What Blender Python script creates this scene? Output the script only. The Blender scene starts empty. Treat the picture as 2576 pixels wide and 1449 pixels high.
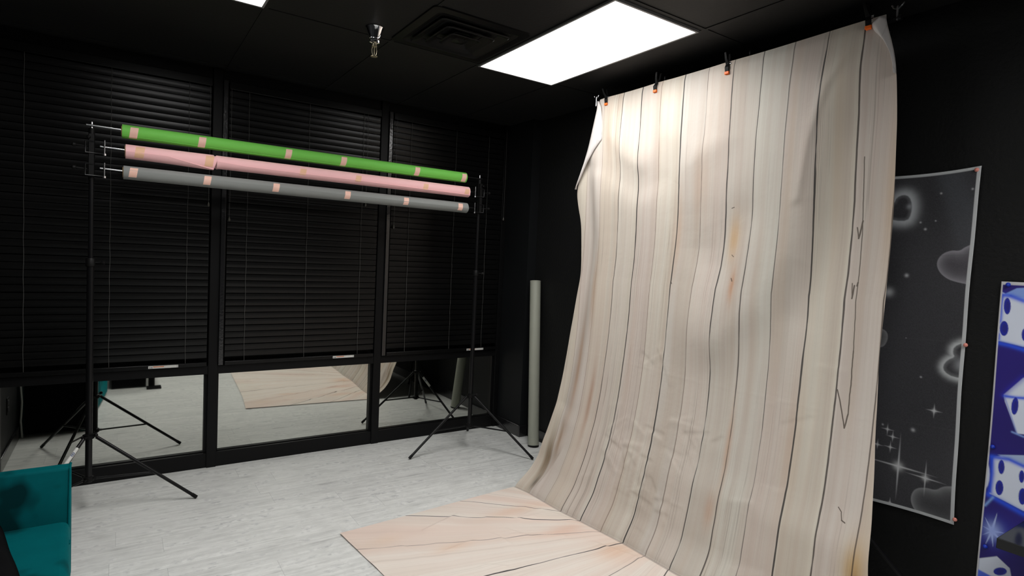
import bpy, bmesh, math, random
import numpy as np
from mathutils import Vector, Matrix

# ------------------------------------------------------------------ camera, world, exposure
C = bpy.context.scene.collection
SC = bpy.context.scene
YAW, PITCH, ROLL, FPX, CAMH = 0.59482, -0.04920, 0.04531, 1462.6, 1.614
def cam_axes():
    cy, sy, cp, sp = math.cos(YAW), math.sin(YAW), math.cos(PITCH), math.sin(PITCH)
    f = Vector((sy*cp, cy*cp, sp)); r = Vector((cy, -sy, 0)); u = r.cross(f)
    cr, sr = math.cos(ROLL), math.sin(ROLL)
    return r*cr + u*sr, u*cr - r*sr, f
RR, UU, FF = cam_axes()
cam = bpy.data.cameras.new('camera'); cam.sensor_width = 36; cam.lens = FPX/2576*36; cam.clip_start = .02
co = bpy.data.objects.new('camera', cam); C.objects.link(co)
m = Matrix((RR, UU, -FF)).transposed().to_4x4(); m.translation = (0, 0, CAMH); co.matrix_world = m
SC.camera = co
w = bpy.data.worlds.new('World'); SC.world = w; w.use_nodes = True
w.node_tree.nodes['Background'].inputs[0].default_value = (.02, .025, .03, 1)
w.node_tree.nodes['Background'].inputs[1].default_value = .15
SC.view_settings.view_transform = 'Standard'; SC.view_settings.look = 'None'
SC.view_settings.exposure = 0; SC.view_settings.gamma = 1
LIGHT = 8.5             # radiance of the ceiling panel diffusers
PANEL_W, SPREAD = 10.8, 150   # watts and beam spread of each panel's prismatic optics

# ------------------------------------------------------------------ measures
XL, XR, XR2, YW, YG, YB, H = -0.665, 3.04, 3.13, 4.66, 4.705, -2.6, 2.868
YSTEP = 4.265
def wallpt(px, py, X=3.13):
    d = FF + RR*((px-1288)/FPX) - UU*((py-724.5)/FPX); t = X/d.x
    return (d.y*t, CAMH + d.z*t)

# ------------------------------------------------------------------ node helper
class E:
    def __init__(s, nt, v): s.nt, s.v = nt, v
    def _m(s, op, *a):
        n = s.nt.nodes.new('ShaderNodeMath'); n.operation = op
        for i, x in enumerate((s,)+a):
            if isinstance(x, E): x = x.v
            if isinstance(x, (int, float)): n.inputs[i].default_value = x
            else: s.nt.links.new(x, n.inputs[i])
        return E(s.nt, n.outputs[0])
    def __add__(s, o): return s._m('ADD', o)
    def __radd__(s, o): return s._m('ADD', o)
    def __sub__(s, o): return s._m('SUBTRACT', o)
    def __rsub__(s, o): return E(s.nt, o)._m('SUBTRACT', s) if not isinstance(o, E) else o-s
    def __mul__(s, o): return s._m('MULTIPLY', o)
    def __rmul__(s, o): return s._m('MULTIPLY', o)
    def __truediv__(s, o): return s._m('DIVIDE', o)
    def abs(s): return s._m('ABSOLUTE')
    def round(s): return s._m('ROUND')
    def floor(s): return s._m('FLOOR')
    def sqrt(s): return s._m('SQRT')
    def max(s, o): return s._m('MAXIMUM', o)
    def min(s, o): return s._m('MINIMUM', o)
    def clamp(s): return s.max(0.0).min(1.0)
    def map(s, a, b, c=0.0, d=1.0):
        n = s.nt.nodes.new('ShaderNodeMapRange'); n.clamp = True
        s.nt.links.new(s.v, n.inputs[0])
        for i, x in enumerate((a, b, c, d)):
            if isinstance(x, E): s.nt.links.new(x.v, n.inputs[i+1])
            else: n.inputs[i+1].default_value = x
        return E(s.nt, n.outputs[0])
class G:
    """small builder around one material's node tree"""
    def __init__(s, name):
        s.m = bpy.data.materials.new(name); s.m.use_nodes = True
        s.nt = s.m.node_tree; s.p = s.nt.nodes['Principled BSDF']
    def link(s, a, b): s.nt.links.new(a.v if isinstance(a, E) else a, b)
    def uv(s):
        n = s.nt.nodes.new('ShaderNodeUVMap'); n.uv_map = 'UVMap'
        x = s.nt.nodes.new('ShaderNodeSeparateXYZ'); s.link(n.outputs[0], x.inputs[0])
        return E(s.nt, x.outputs[0]), E(s.nt, x.outputs[1])
    def pos(s, obj=True):
        n = s.nt.nodes.new('ShaderNodeTexCoord'); x = s.nt.nodes.new('ShaderNodeSeparateXYZ')
        s.link(n.outputs['Object'], x.inputs[0])
        return [E(s.nt, x.outputs[i]) for i in range(3)]
    def vec(s, *a):
        n = s.nt.nodes.new('ShaderNodeCombineXYZ')
        for i, x in enumerate(a):
            if isinstance(x, (int, float)): n.inputs[i].default_value = x
            else: s.link(x, n.inputs[i])
        return n.outputs[0]
    def noise(s, v, scale=1, detail=2, rough=.5, col=False):
        n = s.nt.nodes.new('ShaderNodeTexNoise'); s.link(v, n.inputs['Vector'])
        n.inputs['Scale'].default_value = scale; n.inputs['Detail'].default_value = detail
        n.inputs['Roughness'].default_value = rough
        return E(s.nt, n.outputs['Fac'])
    def white(s, a):
        n = s.nt.nodes.new('ShaderNodeTexWhiteNoise'); n.noise_dimensions = '1D'; s.link(a, n.inputs['W'])
        return E(s.nt, n.outputs['Value'])
    def ramp(s, f, stops, const=False):
        n = s.nt.nodes.new('ShaderNodeValToRGB'); s.link(f, n.inputs[0]); r = n.color_ramp
        if const: r.interpolation = 'CONSTANT'
        for i, (p, c) in enumerate(stops):
            e = r.elements[i] if i < 2 else r.elements.new(p)
            e.position = p; e.color = (*c, 1)
        return n.outputs[0]
    def mix(s, f, a, b, mode='MIX'):
        n = s.nt.nodes.new('ShaderNodeMix'); n.data_type = 'RGBA'; n.blend_type = mode
        for k, x in ((0, f), (6, a), (7, b)):
            if isinstance(x, (int, float)): n.inputs[k].default_value = x
            elif isinstance(x, tuple): n.inputs[k].default_value = (*x, 1)
            else: s.link(x, n.inputs[k])
        return n.outputs[2]
    def attr(s, name):
        n = s.nt.nodes.new('ShaderNodeAttribute'); n.attribute_name = name; return n.outputs['Color']
    def color(s, c):
        if isinstance(c, tuple): s.p.inputs['Base Color'].default_value = (*c, 1)
        else: s.link(c, s.p.inputs['Base Color'])
        return s
    def bump(s, h, strength=.3, dist=.01, base=None):
        n = s.nt.nodes.new('ShaderNodeBump'); n.inputs['Strength'].default_value = strength
        n.inputs['Distance'].default_value = dist; s.link(h, n.inputs['Height'])
        s.link(n.outputs[0], s.p.inputs['Normal']); return s
    def set(s, **k):
        for a, b in k.items(): s.p.inputs[a.replace('_', ' ')].default_value = b
        return s
def sr(r, g, b): return tuple(((x/255)/12.92 if x/255 <= .04045 else ((x/255+.055)/1.055)**2.4) for x in (r, g, b))
def flat(name, c, rough=.5, metal=0.0, noise=.12, nscale=30, bump=0.0, spec=.5):
    """plain paint/plastic/metal with slight procedural mottling"""
    g = G(name); x, y, z = g.pos()
    n = g.noise(g.vec(x, y, z), nscale, 3)
    g.color(g.mix(n, tuple(v*(1-noise) for v in c), tuple(min(1, v*(1+noise)) for v in c)))
    g.set(Roughness=rough, Metallic=metal); g.p.inputs['Specular IOR Level'].default_value = spec
    if bump: g.bump(n, bump, .004)
    return g.m

# ------------------------------------------------------------------ mesh helpers
def box(bm, x0, x1, y0, y1, z0, z1, M=None):
    vs = [bm.verts.new((x, y, z)) for x in (x0, x1) for y in (y0, y1) for z in (z0, z1)]
    if M is not None:
        for v in vs: v.co = M @ v.co
    for q in ((0, 1, 3, 2), (4, 6, 7, 5), (0, 4, 5, 1), (2, 3, 7, 6), (0, 2, 6, 4), (1, 5, 7, 3)):
        bm.faces.new([vs[i] for i in q])
    return vs
def frame_of(d):
    d = d.normalized(); a = Vector((0, 0, 1)) if abs(d.z) < .9 else Vector((1, 0, 0))
    u = d.cross(a).normalized(); return u, d.cross(u).normalized()
def tube(bm, pts, r, n=12, cap=True):
    pts = [Vector(p) for p in pts]; rs = r if isinstance(r, (list, tuple)) else [r]*len(pts); rings = []
    u0 = None
    for i, p in enumerate(pts):
        d = (pts[min(i+1, len(pts)-1)] - pts[max(i-1, 0)])
        if u0 is None: u, v = frame_of(d)
        else:
            v = d.normalized().cross(u0).normalized(); u = v.cross(d.normalized()).normalized()
        u0 = u
        rings.append([bm.verts.new(p + (u*math.cos(t*2*math.pi/n) + v*math.sin(t*2*math.pi/n))*rs[i]) for t in range(n)])
    for a, b in zip(rings, rings[1:]):
        for t in range(n): bm.faces.new((a[t], a[(t+1) % n], b[(t+1) % n], b[t]))
    if cap: bm.faces.new(rings[0][::-1]); bm.faces.new(rings[-1])
def lathe(bm, prof, n=24, M=None, cap=True):
    rings = []
    for r, z in prof:
        ring = [bm.verts.new((r*math.cos(t*2*math.pi/n), r*math.sin(t*2*math.pi/n), z)) for t in range(n)]
        if M is not None:
            for v in ring: v.co = M @ v.co
        rings.append(ring)
    for a, b in zip(rings, rings[1:]):
        for t in range(n): bm.faces.new((a[t], a[(t+1) % n], b[(t+1) % n], b[t]))
    if cap: bm.faces.new(rings[0][::-1]); bm.faces.new(rings[-1])
def obj(name, bm, mat, parent=None, smooth=False, bevel=0.0):
    bmesh.ops.recalc_face_normals(bm, faces=bm.faces)
    me = bpy.data.meshes.new(name); bm.to_mesh(me); bm.free()
    o = bpy.data.objects.new(name, me); C.objects.link(o)
    for mm in (mat if isinstance(mat, list) else [mat]): me.materials.append(mm)
    if parent is not None:
        o.parent = parent
        o.matrix_parent_inverse = Matrix.Translation(parent.location).inverted() if parent.type == 'EMPTY' else Matrix.Identity(4)
    if smooth:
        me.polygons.foreach_set('use_smooth', [True]*len(me.polygons))
        me.set_sharp_from_angle(angle=math.radians(40))
    if bevel:
        b = o.modifiers.new('bevel', 'BEVEL'); b.width = bevel; b.segments = 3; b.limit_method = 'ANGLE'
        me.polygons.foreach_set('use_smooth', [True]*len(me.polygons))
        me.set_sharp_from_angle(angle=math.radians(50))
    return o
def gridobj(name, P, mat, parent=None, uv=None, col=None, smooth=True, solid=0.0):
    """P: (rows, cols, 3) array of points, uv: (rows, cols, 2), col: (rows, cols, 3)"""
    R_, K = P.shape[:2]; me = bpy.data.meshes.new(name); n = R_*K
    i = np.arange((R_-1)*(K-1)); a = (i//(K-1))*K + i % (K-1)
    F = np.stack([a, a+1, a+K+1, a+K], 1).astype(np.int32)
    me.vertices.add(n); me.vertices.foreach_set('co', P.reshape(-1).astype(np.float32))
    me.loops.add(F.size); me.loops.foreach_set('vertex_index', F.reshape(-1))
    me.polygons.add(len(F)); me.polygons.foreach_set('loop_start', (np.arange(len(F))*4).astype(np.int32))
    me.update(calc_edges=True)
    if uv is not None:
        L = me.uv_layers.new(name='UVMap'); L.data.foreach_set('uv', uv.reshape(-1, 2)[F.reshape(-1)].reshape(-1).astype(np.float32))
    if col is not None:
        A = me.color_attributes.new('print', 'FLOAT_COLOR', 'POINT')
        A.data.foreach_set('color', np.concatenate([col.reshape(-1, 3), np.ones((n, 1))], 1).reshape(-1).astype(np.float32))
    if smooth: me.polygons.foreach_set('use_smooth', [True]*len(me.polygons))
    me.materials.append(mat)
    o = bpy.data.objects.new(name, me); C.objects.link(o)
    if parent is not None:
        o.parent = parent
        if parent.type == 'EMPTY': o.matrix_parent_inverse = Matrix.Translation(parent.location).inverted()
    if solid:
        s = o.modifiers.new('solid', 'SOLIDIFY'); s.thickness = solid; s.offset = 0
    return o
def tag(o, label, cat, group=None):
    o['label'] = label; o['category'] = cat
    if group: o['group'] = group
    return o
def thing(name, label, cat, loc=(0, 0, 0), group=None):
    o = bpy.data.objects.new(name, None); C.objects.link(o); o.location = loc; o.empty_display_size = .1
    return tag(o, label, cat, group)
def struct(name, bm, mat, **k):
    o = obj(name, bm, mat, **k)
    if o.parent is None: o['kind'] = 'structure'
    return o

# ------------------------------------------------------------------ painting helpers (prints)
def sdf(poly, Y, Z):
    """signed distance to a polygon, negative inside"""
    d = np.full(Y.shape, 1e9); inside = np.zeros(Y.shape, bool); n = len(poly)
    for i in range(n):
        (x0, y0), (x1, y1) = poly[i], poly[(i+1) % n]
        ex, ey = x1-x0, y1-y0; wx, wy = Y-x0, Z-y0
        t = np.clip((wx*ex+wy*ey)/(ex*ex+ey*ey+1e-12), 0, 1)
        d = np.minimum(d, np.hypot(wx-ex*t, wy-ey*t))
        c = ((y0 > Z) != (y1 > Z)) & (Y < (x1-x0)*(Z-y0)/(y1-y0+1e-12)+x0); inside ^= c
    return np.where(inside, -d, d)
def smooth_poly(p, it=2):
    for _ in range(it):
        q = []
        for i in range(len(p)):
            a, b = p[i], p[(i+1) % len(p)]
            q += [(a[0]*.75+b[0]*.25, a[1]*.75+b[1]*.25), (a[0]*.25+b[0]*.75, a[1]*.25+b[1]*.75)]
        p = q
    return p
def sst(a, b, x):
    t = np.clip((x-a)/(b-a), 0, 1); return t*t*(3-2*t)
def lay(col, mask, c): return col*(1-mask[..., None]) + np.array(c)*mask[..., None]
def vnoise(shape_u, shape_v, fu, fv, seed):
    """smooth value noise sampled on arrays u, v"""
    rng = np.random.RandomState(seed); T = rng.rand(256, 256)
    a, b = shape_u*fu + 1000, shape_v*fv + 1000
    i, j = np.floor(a).astype(int), np.floor(b).astype(int); x, y = a-i, b-j
    x, y = x*x*(3-2*x), y*y*(3-2*y); g = lambda p, q: T[p % 256, q % 256]
    return (g(i, j)*(1-x)+g(i+1, j)*x)*(1-y) + (g(i, j+1)*(1-x)+g(i+1, j+1)*x)*y

# ------------------------------------------------------------------ materials
M = {}
def wallmat(name, c, bs, bd, rough=.55):
    g = G(name); x, y, z = g.pos(); v = g.vec(x, y, z)
    a = g.noise(v, 55, 3, .6); b = g.noise(v, 1.3, 2)
    g.color(g.mix(b, tuple(q*.8 for q in c), tuple(q*1.25 for q in c))).set(Roughness=rough)
    g.p.inputs['Specular IOR Level'].default_value = .22
    g.bump(a, bs, bd); return g.m
M['wall'] = wallmat('black_orange_peel_wall_paint', (.0085, .0088, .0088), .55, .006)
M['smoothwall'] = wallmat('smooth_black_wall_paint', (.0070, .0078, .0086), .15, .003)
M['frame'] = flat('satin_black_frame_paint', (.0045, .0045, .0048), .42, noise=.2, bump=.08, spec=.16)
M['gloss_trim'] = flat('glossy_black_trim_paint', (.010, .010, .011), .18, noise=.2, nscale=60, bump=.25, spec=.8)
M['ceil'] = wallmat('black_ceiling_tile', (.0115, .0115, .0113), .3, .003, .6)
M['steel'] = flat('black_powder_coated_steel', (.006, .006, .0065), .3, spec=.25)
M['plastic'] = flat('black_plastic', (.006, .006, .006), .45, spec=.15)
M['chrome'] = flat('bright_chrome', (.85, .85, .87), .08, 1.0, noise=.02)
M['zinc'] = flat('zinc_plated_metal', (.7, .7, .72), .25, 1.0, noise=.05)
M['brass'] = flat('aged_brass', (.55, .5, .36), .3, 1.0)
M['slat'] = flat('black_faux_wood_slat', (.0042, .0042, .0042), .27, noise=.2, nscale=8, spec=.24)
M['cord'] = flat('dark_grey_cord', (.085, .085, .08), .8)
M['tassel'] = flat('smoky_tassel_plastic', (.09, .085, .07), .3)
M['sticker'] = flat('white_sticker_paper', sr(205, 205, 200), .5, noise=.04)
M['sticker_orange'] = flat('orange_ink', sr(200, 95, 25), .5)
M['ink'] = flat('dark_ink', (.03, .03, .035), .5)
M['blue_ink'] = flat('navy_blue_ink', sr(28, 60, 110), .5)
M['orange'] = flat('orange_rubber_tip', sr(245, 110, 20), .45)
M['tube'] = flat('grey_paper_tube', sr(158, 160, 147), .5, noise=.05, nscale=6)
M['tan'] = flat('cardboard_core', sr(170, 140, 95), .8)
M['lightframe'] = flat('grey_painted_light_frame', (.25, .25, .25), .4)
M['pinkpin'] = flat('salmon_pink_pin', sr(235, 150, 135), .35)
M['bluepin'] = flat('blue_pin', sr(30, 60, 190), .35)
M['desk'] = flat('glossy_black_tabletop', (.010, .011, .012), .16, noise=.1, nscale=5, spec=.25)
M['white_cable'] = flat('grey_white_cable', sr(190, 190, 185), .5)
M['darkglass'] = flat('blacked_out_glass', (.002, .002, .002), .3, spec=.1)
M['blacktex'] = flat('black_upholstery', (.005, .005, .0055), .9, noise=.3, bump=.2, spec=.04)

g = G('tinted_mirror_glass'); x, y, z = g.pos()
g.color(g.mix(g.noise(g.vec(x, y, z), 2, 2), (.57, .58, .54), (.62, .63, .585))).set(Roughness=.022, Metallic=1.0)
M['mirror'] = g.m
g = G('light_panel_diffuser'); g.color((.9, .9, .9)); g.p.inputs['Emission Color'].default_value = (1, .988, .97, 1)
g.p.inputs['Emission Strength'].default_value = LIGHT; M['emit'] = g.m

# vinyl plank floor: planks run along x
g = G('grey_whitewashed_vinyl_planks'); x, y, z = g.pos()
row = ((y+.03)/.183).floor(); fr = (y+.03)/.183 - row
off = g.white(row)*1.22; xr = (x+off)/1.22; cell = xr.floor(); fx = xr-cell
rid = g.white(row*7.13+cell*3.77)
grain = g.noise(g.vec(x*1.1+rid*9.0, y*26.0+rid*5.0, 0.0), 1.6, 5, .62)
fine = g.noise(g.vec(x*3.0+rid*4.0, y*150.0, 0.0), 1.5, 3, .6)
blot = g.noise(g.vec(x*4.2+rid*6.0, y*9.0, 0.0), 1.6, 4, .62)
saw = g.noise(g.vec(x*26.0, y*24.0, 0.0), 1.0, 2)
val = grain*.55+blot*.55+fine*.22
basec = g.ramp(val.map(.42, .92), [(0, sr(172, 173, 171)), (.3, sr(206, 207, 204)), (.6, sr(228, 229, 226)), (1, sr(240, 240, 237))])
patch = blot.map(.52, .64)*saw.map(.40, .58)*grain.map(.36, .50)
basec = g.mix(patch*.5, basec, sr(132, 134, 138))
basec = g.mix(fine.map(.56, .70)*.22, basec, sr(140, 140, 138))
basec = g.mix((rid-.5)*.10+.05, basec, sr(150, 150, 150))
seam = ((fr-.5).abs().map(.4925, .4975) * .16).max((fx-.5).abs().map(.4988, .4996)*.38)
basec = g.mix(seam, basec, sr(84, 86, 86))
g.color(basec).set(Roughness=.42); g.link(blot.map(.3, .8, .36, .52), g.p.inputs['Roughness'])
g.bump(grain*.5+fine*.5-seam*1.2, .12, .002); M['floor'] = g.m

# striped washi tape, stripes run diagonally; object-space coordinates
def tape(name, a, b):
    g = G(name); u, v = g.uv()
    t = (u*1.0 + v*.85)*170.0; s = t - t.floor()
    g.color(g.mix((s-.5).abs().map(.2, .3), a, b)).set(Roughness=.6); return g.m
M['tape_pink'] = tape('pink_striped_tape', sr(250, 238, 226), sr(232, 140, 112))
M['tape_gold'] = tape('gold_striped_tape', sr(246, 190, 182), sr(232, 190, 120))
def paper(name, c, c2=None):
    g = G(name); x, y, z = g.pos(); n = g.noise(g.vec(x*.8, y*20, z*20), 1, 2)
    g.color(g.mix(n, tuple(q*.94 for q in c), tuple(min(1, q*1.05) for q in c))).set(Roughness=.62)
    g.p.inputs['Specular IOR Level'].default_value = .3; return g.m
M['green'] = paper('green_seamless_paper', sr(116, 200, 84)); M['pink'] = paper('pink_seamless_paper', sr(255, 198, 200))
M['grey'] = paper('dark_grey_seamless_paper', sr(136, 139, 137))

# teal velvet
g = G('teal_velvet'); x, y, z = g.pos(); v = g.vec(x, y, z)
n = g.noise(v, 9, 3, .55); n2 = g.noise(g.vec(x*1.2, y*1.2, z*1.2), 4.5, 2)
g.color(g.mix(n2.map(.36, .50), (.0, .020, .023), g.mix(n, (.0, .068, .078), (.0, .098, .110)))).set(Roughness=.75)
g.p.inputs['Sheen Weight'].default_value = .08; g.p.inputs['Sheen Tint'].default_value = (.0, .8, .85, 1); g.p.inputs['Specular IOR Level'].default_value = .05
g.bump(n, .15, .004); M['velvet'] = g.m

# ------------------------------------------------------------------ room shell
bm = bmesh.new(); box(bm, XL-.3, XR2+.3, YB-.2, YG+.3, -.1, 0); struct('floor', bm, M['floor'])
bm = bmesh.new(); box(bm, XL-.3, XR2+.3, YB-.2, YG+.3, H, H+.1); struct('ceiling', bm, M['ceil'])
bm = bmesh.new(); box(bm, XL-.12, XL, YB, YG+.12, 0, H); struct('wall_left', bm, M['smoothwall'])
bm = bmesh.new(); box(bm, XR2, XR2+.15, YB, YG+.15, 0, H); struct('wall_right', bm, M['wall'])
bm = bmesh.new(); box(bm, XR, XR2, YSTEP, YG+.12, 0, H); struct('wall_right_return', bm, M['smoothwall'])
bm = bmesh.new(); box(bm, XL-.12, XR2+.15, YB-.12, YB, 0, H); struct('wall_rear', bm, M['wall'])
bm = bmesh.new(); box(bm, XL, XR, YG+.03, YG+.12, 0, H)
struct('wall_back', bm, M['smoothwall'])
# baseboards
bm = bmesh.new(); box(bm, XR-.014, XR, YSTEP, YW, 0, .105); box(bm, XR-.014, XR2-.016, YSTEP-.014, YSTEP, 0, .105)
box(bm, XR2-.014, XR2, YB, YSTEP-.014, 0, .105); struct('baseboard_right', bm, M['gloss_trim'], bevel=.004)
bm = bmesh.new(); box(bm, XL, XL+.014, YB, YW, 0, .105); struct('baseboard_left', bm, M['gloss_trim'], bevel=.004)
# T-bar ceiling grid
bm = bmesh.new(); gx = [-.61, 0, .60, 1.31-.60+.0, 1.31, 1.915, 2.53, 3.125]; gy = [4.56, 3.335, 2.055, .80, -.44, -1.66]
for X in (.0, .61, 1.305, 1.912, 2.53): box(bm, X-.0, X+.022 if X < 2 else X+.02, YB, YG, H-.004, H+.001)
for Y in gy: box(bm, XL, XR2, Y-.011, Y+.011, H-.0042, H+.001)
struct('trim_1', bm, M['ceil'])

# window wall : three windows, mullions and rails
XM = [(XL, XL+.05), (.535, .598), (1.777, 1.84), (XR-.05, XR)]
for i, (a, b) in enumerate(XM):
    bm = bmesh.new(); box(bm, a, b, YW-.012, YG+.03, 0, H); struct('trim_%d' % (i+2), bm, M['frame'], bevel=.003)
for i in (1, 2):                                    # raised glossy strip on the right of each mullion
    b = XM[i][1]; bm = bmesh.new(); box(bm, b, b+.032, YW-.03, YW+.035, .752, 2.79)
    struct('trim_%d' % (i+5), bm, M['gloss_trim'], bevel=.003)
for i in range(3):
    a, b = XM[i][1], XM[i+1][0]
    bm = bmesh.new()
    box(bm, a, b, YW, YG+.03, 0, .105); box(bm, a, b, YW-.006, YG+.03, .687, .745); box(bm, a, b, YW+.01, YG+.03, 2.79, H)
    box(bm, a, a+.012, YW+.025, YG+.02, .105, .687); box(bm, b-.018, b, YW+.02, YG+.02, .105, .687)
    box(bm, a+.012, b-.018, YW+.03, YG+.02, .105, .112)
    wf = struct('window_%d' % (i+1), bm, M['frame'])
    bm = bmesh.new(); box(bm, a+.005, b-.005, YG, YG+.008, .1, .69); o = obj('lower_pane', bm, M['mirror'], wf)
    bm = bmesh.new(); box(bm, a+.005, b-.005, YG, YG+.008, .74, 2.8); obj('upper_pane', bm, M['darkglass'], wf)

# ------------------------------------------------------------------ ceiling lights
def light_panel(x0, y0, label, wy=1.268, wx=.606):
    t = thing('ceiling_light', label, 'light', (x0+wx/2, y0-wy/2, H-.012), 'flat ceiling light panels')
    bm = bmesh.new(); e = .012
    for q in ((x0, x0+wx, y0-wy, y0-wy+e), (x0, x0+wx, y0-e, y0), (x0, x0+e, y0-wy+e, y0-e), (x0+wx-e, x0+wx, y0-wy+e, y0-e)):
        box(bm, *q, H-.014, H-.0005)
    obj('frame', bm, M['lightframe'], t)
    bm = bmesh.new(); box(bm, x0+e, x0+wx-e, y0-wy+e, y0-e, H-.009, H-.004); obj('diffuser', bm, M['emit'], t)
    L = bpy.data.lights.new('panel_beam', 'AREA'); L.shape = 'RECTANGLE'; L.size = wx-2*e; L.size_y = wy-2*e
    L.energy = PANEL_W; L.spread = math.radians(SPREAD); L.color = (1, .988, .97)
    lo = bpy.data.objects.new('panel_beam', L); C.objects.link(lo); lo.parent = t; lo.location = (0, 0, .0015)
light_panel(1.918, 3.347, 'large bright white ceiling light panel beside the hanging backdrop')
light_panel(.0, 3.31, 'bright ceiling light panel cut off by the top edge, left of the sprinkler')
light_panel(1.918, .20, 'ceiling light panel behind the camera on the backdrop side')
light_panel(.0, .80, 'ceiling light panel behind the camera on the left side')

# ------------------------------------------------------------------ ceiling vent
t = thing('ceiling_vent', 'black square ceiling air vent with stepped louvres', 'vent', (1.59, 2.99, H))
def ring(bm, cx, cy, a, za, b, zb, c, zc, rc=.03):
    def loop(h, z):
        o = []; r = min(rc, h*.3)
        for k, (sx, sy) in enumerate(((1, 1), (-1, 1), (-1, -1), (1, -1))):
            for q in range(4):
                an = math.pi/2*k + math.pi/2*q/3
                o.append(bm.verts.new((cx+sx*(h-r)+r*math.cos(an), cy+sy*(h-r)+r*math.sin(an), z)))
        return o
    L = [loop(a, za), loop(b, zb), loop(c, zc)]
    for p, q in zip(L, L[1:]):
        for k in range(16): bm.faces.new((p[k], p[(k+1) % 16], q[(k+1) % 16], q[k]))
bm = bmesh.new(); ring(bm, 1.59, 3.0, .298, H, .296, H-.008, .25, H-.010); obj('flange', bm, M['frame'], t, smooth=True)
bm = bmesh.new(); ring(bm, 1.59, 3.0, .25, H-.010, .245, H-.005, .22, H-.0015); obj('throat', bm, M['plastic'], t, smooth=True)
for k, (a, z) in enumerate(((.215, .018), (.155, .026), (.095, .032))):
    bm = bmesh.new(); ring(bm, 1.59, 3.0, a, H-z, a-.006, H-z-.004, a-.05, H-.003); obj('louvre', bm, M['frame'], t, smooth=True)
bm = bmesh.new(); ring(bm, 1.59, 3.0, .04, H-.030, .03, H-.034, .002, H-.035, .01); obj('centre_plate', bm, M['frame'], t, smooth=True)

# ------------------------------------------------------------------ fire sprinkler
t = thing('fire_sprinkler', 'chrome fire sprinkler head hanging from the black ceiling', 'sprinkler', (1.165, 3.20, H))
T = Matrix.Translation((1.165, 3.20, 0))
bm = bmesh.new(); lathe(bm, [(.05, H-.0005), (.051, H-.004), (.047, H-.01), (.031, H-.058), (.030, H-.064), (.027, H-.066), (.027, H-.072), (.031, H-.076), (.029, H-.086), (.018, H-.090)], 32, T)
obj('escutcheon', bm, M['chrome'], t, smooth=True)
bm = bmesh.new(); lathe(bm, [(.013, H-.088), (.013, H-.098), (.015, H-.100), (.015, H-.106), (.010, H-.108)], 16, T); obj('nozzle', bm, M['brass'], t, smooth=True)
bm = bmesh.new()
for s in (-1, 1): tube(bm, [(1.165+s*.011, 3.2, H-.106), (1.165+s*.014, 3.2, H-.125), (1.165+s*.011, 3.2, H-.145), (1.165+s*.002, 3.2, H-.158)], .0032, 8)
lathe(bm, [(.004, H-.108), (.004, H-.15)], 8, T); obj('yoke', bm, M['brass'], t, smooth=True)
bm = bmesh.new(); lathe(bm, [(.005, H-.155), (.019, H-.158), (.019, H-.160), (.005, H-.164)], 14, T); obj('deflector', bm, M['brass'], t, smooth=True)

# ------------------------------------------------------------------ blinds
def blind(x0, x1, ztop, ladders, pulls, sticker, label):
    cx = (x0+x1)/2; t = thing('window_blind', label, 'blind', (cx, YW-.03, ztop), 'black slatted window blinds')
    yc = YW-.014
    bm = bmesh.new(); box(bm, x0, x1, yc-.022, YW+.03, ztop-.055, ztop); obj('headrail', bm, M['slat'], t, bevel=.004)
    bm = bmesh.new(); z = ztop-.062; k = 0; rnd = random.Random(int(x0*100))
    while z-.047 > .80:
        dz, dy = .0415, -.0036+rnd.uniform(-.0008, .0008); n = 7
        rot = rnd.uniform(-.0015, .0015); a, b = [], []
        for side, X in ((0, x0+.004), (1, x1-.004)):
            pts = []
            for q in range(n):
                s = q/(n-1); bow = .0013*math.sin(math.pi*s)
                pts.append((X, yc+dy*(.5-s)-bow, z-dz*s+(rot if side else -rot)))
            back = [(p[0], p[1]+.0028, p[2]+.0003) for p in pts]
            (a if side == 0 else b).extend([bm.verts.new(p) for p in pts+back[::-1]])
        nn = len(a)
        for q in range(nn): bm.faces.new((a[q], a[(q+1) % nn], b[(q+1) % nn], b[q]))
        bm.faces.new(a); bm.faces.new(b[::-1])
        z -= .0468; k += 1
    obj('slats', bm, M['slat'], t, smooth=True)
    bm = bmesh.new(); box(bm, x0+.003, x1-.003, yc-.014, yc+.014, .750, .778); obj('bottom_rail', bm, M['slat'], t, bevel=.003)
    for X in ladders:
        bm = bmesh.new(); n = 40
        tube(bm, [(X+.0015*math.sin(i*1.3), yc-.0125+.001*math.cos(i*2.1), ztop-.05-(ztop-.83)*i/n) for i in range(n+1)], .0013, 6)
        obj('ladder_cord', bm, M['cord'], t)
    for X, zb in pulls:
        bm = bmesh.new(); tube(bm, [(X, yc-.021, ztop-.055), (X+.002, yc-.022, (ztop+zb)/2), (X, yc-.021, zb+.02)], .0013, 6); p = obj('pull_cord', bm, M['cord'], t)
        bm = bmesh.new(); lathe(bm, [(.002, .022), (.004, .016), (.0075, .004), (.008, -.004), (.004, -.010)], 12, Matrix.Translation((X, yc-.021, zb)))
        s = obj('tassel', bm, M['tassel'], t, smooth=True); s.parent = p; s.matrix_parent_inverse = Matrix.Identity(4)
    for a, b, gap in sticker:
        bm = bmesh.new(); box(bm, a, b, yc-.0152, yc-.0142, .755, .773); s = obj('sticker', bm, M['sticker'], t)
        def sub(nm, q, mt):
            bb = bmesh.new(); box(bb, a+(b-a)*q[0], a+(b-a)*q[1], yc-.0158, yc-.0152, q[2], q[3]); o = obj(nm, bb, mt, s)
        sub('orange_band', gap, M['sticker_orange'])
        sub('small_print', (.03, .08, .760, .764), M['ink']); sub('small_print', (.10, .135, .759, .765), M['ink']); sub('edge_mark', (.955, .965, .757, .771), M['ink'])
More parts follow.
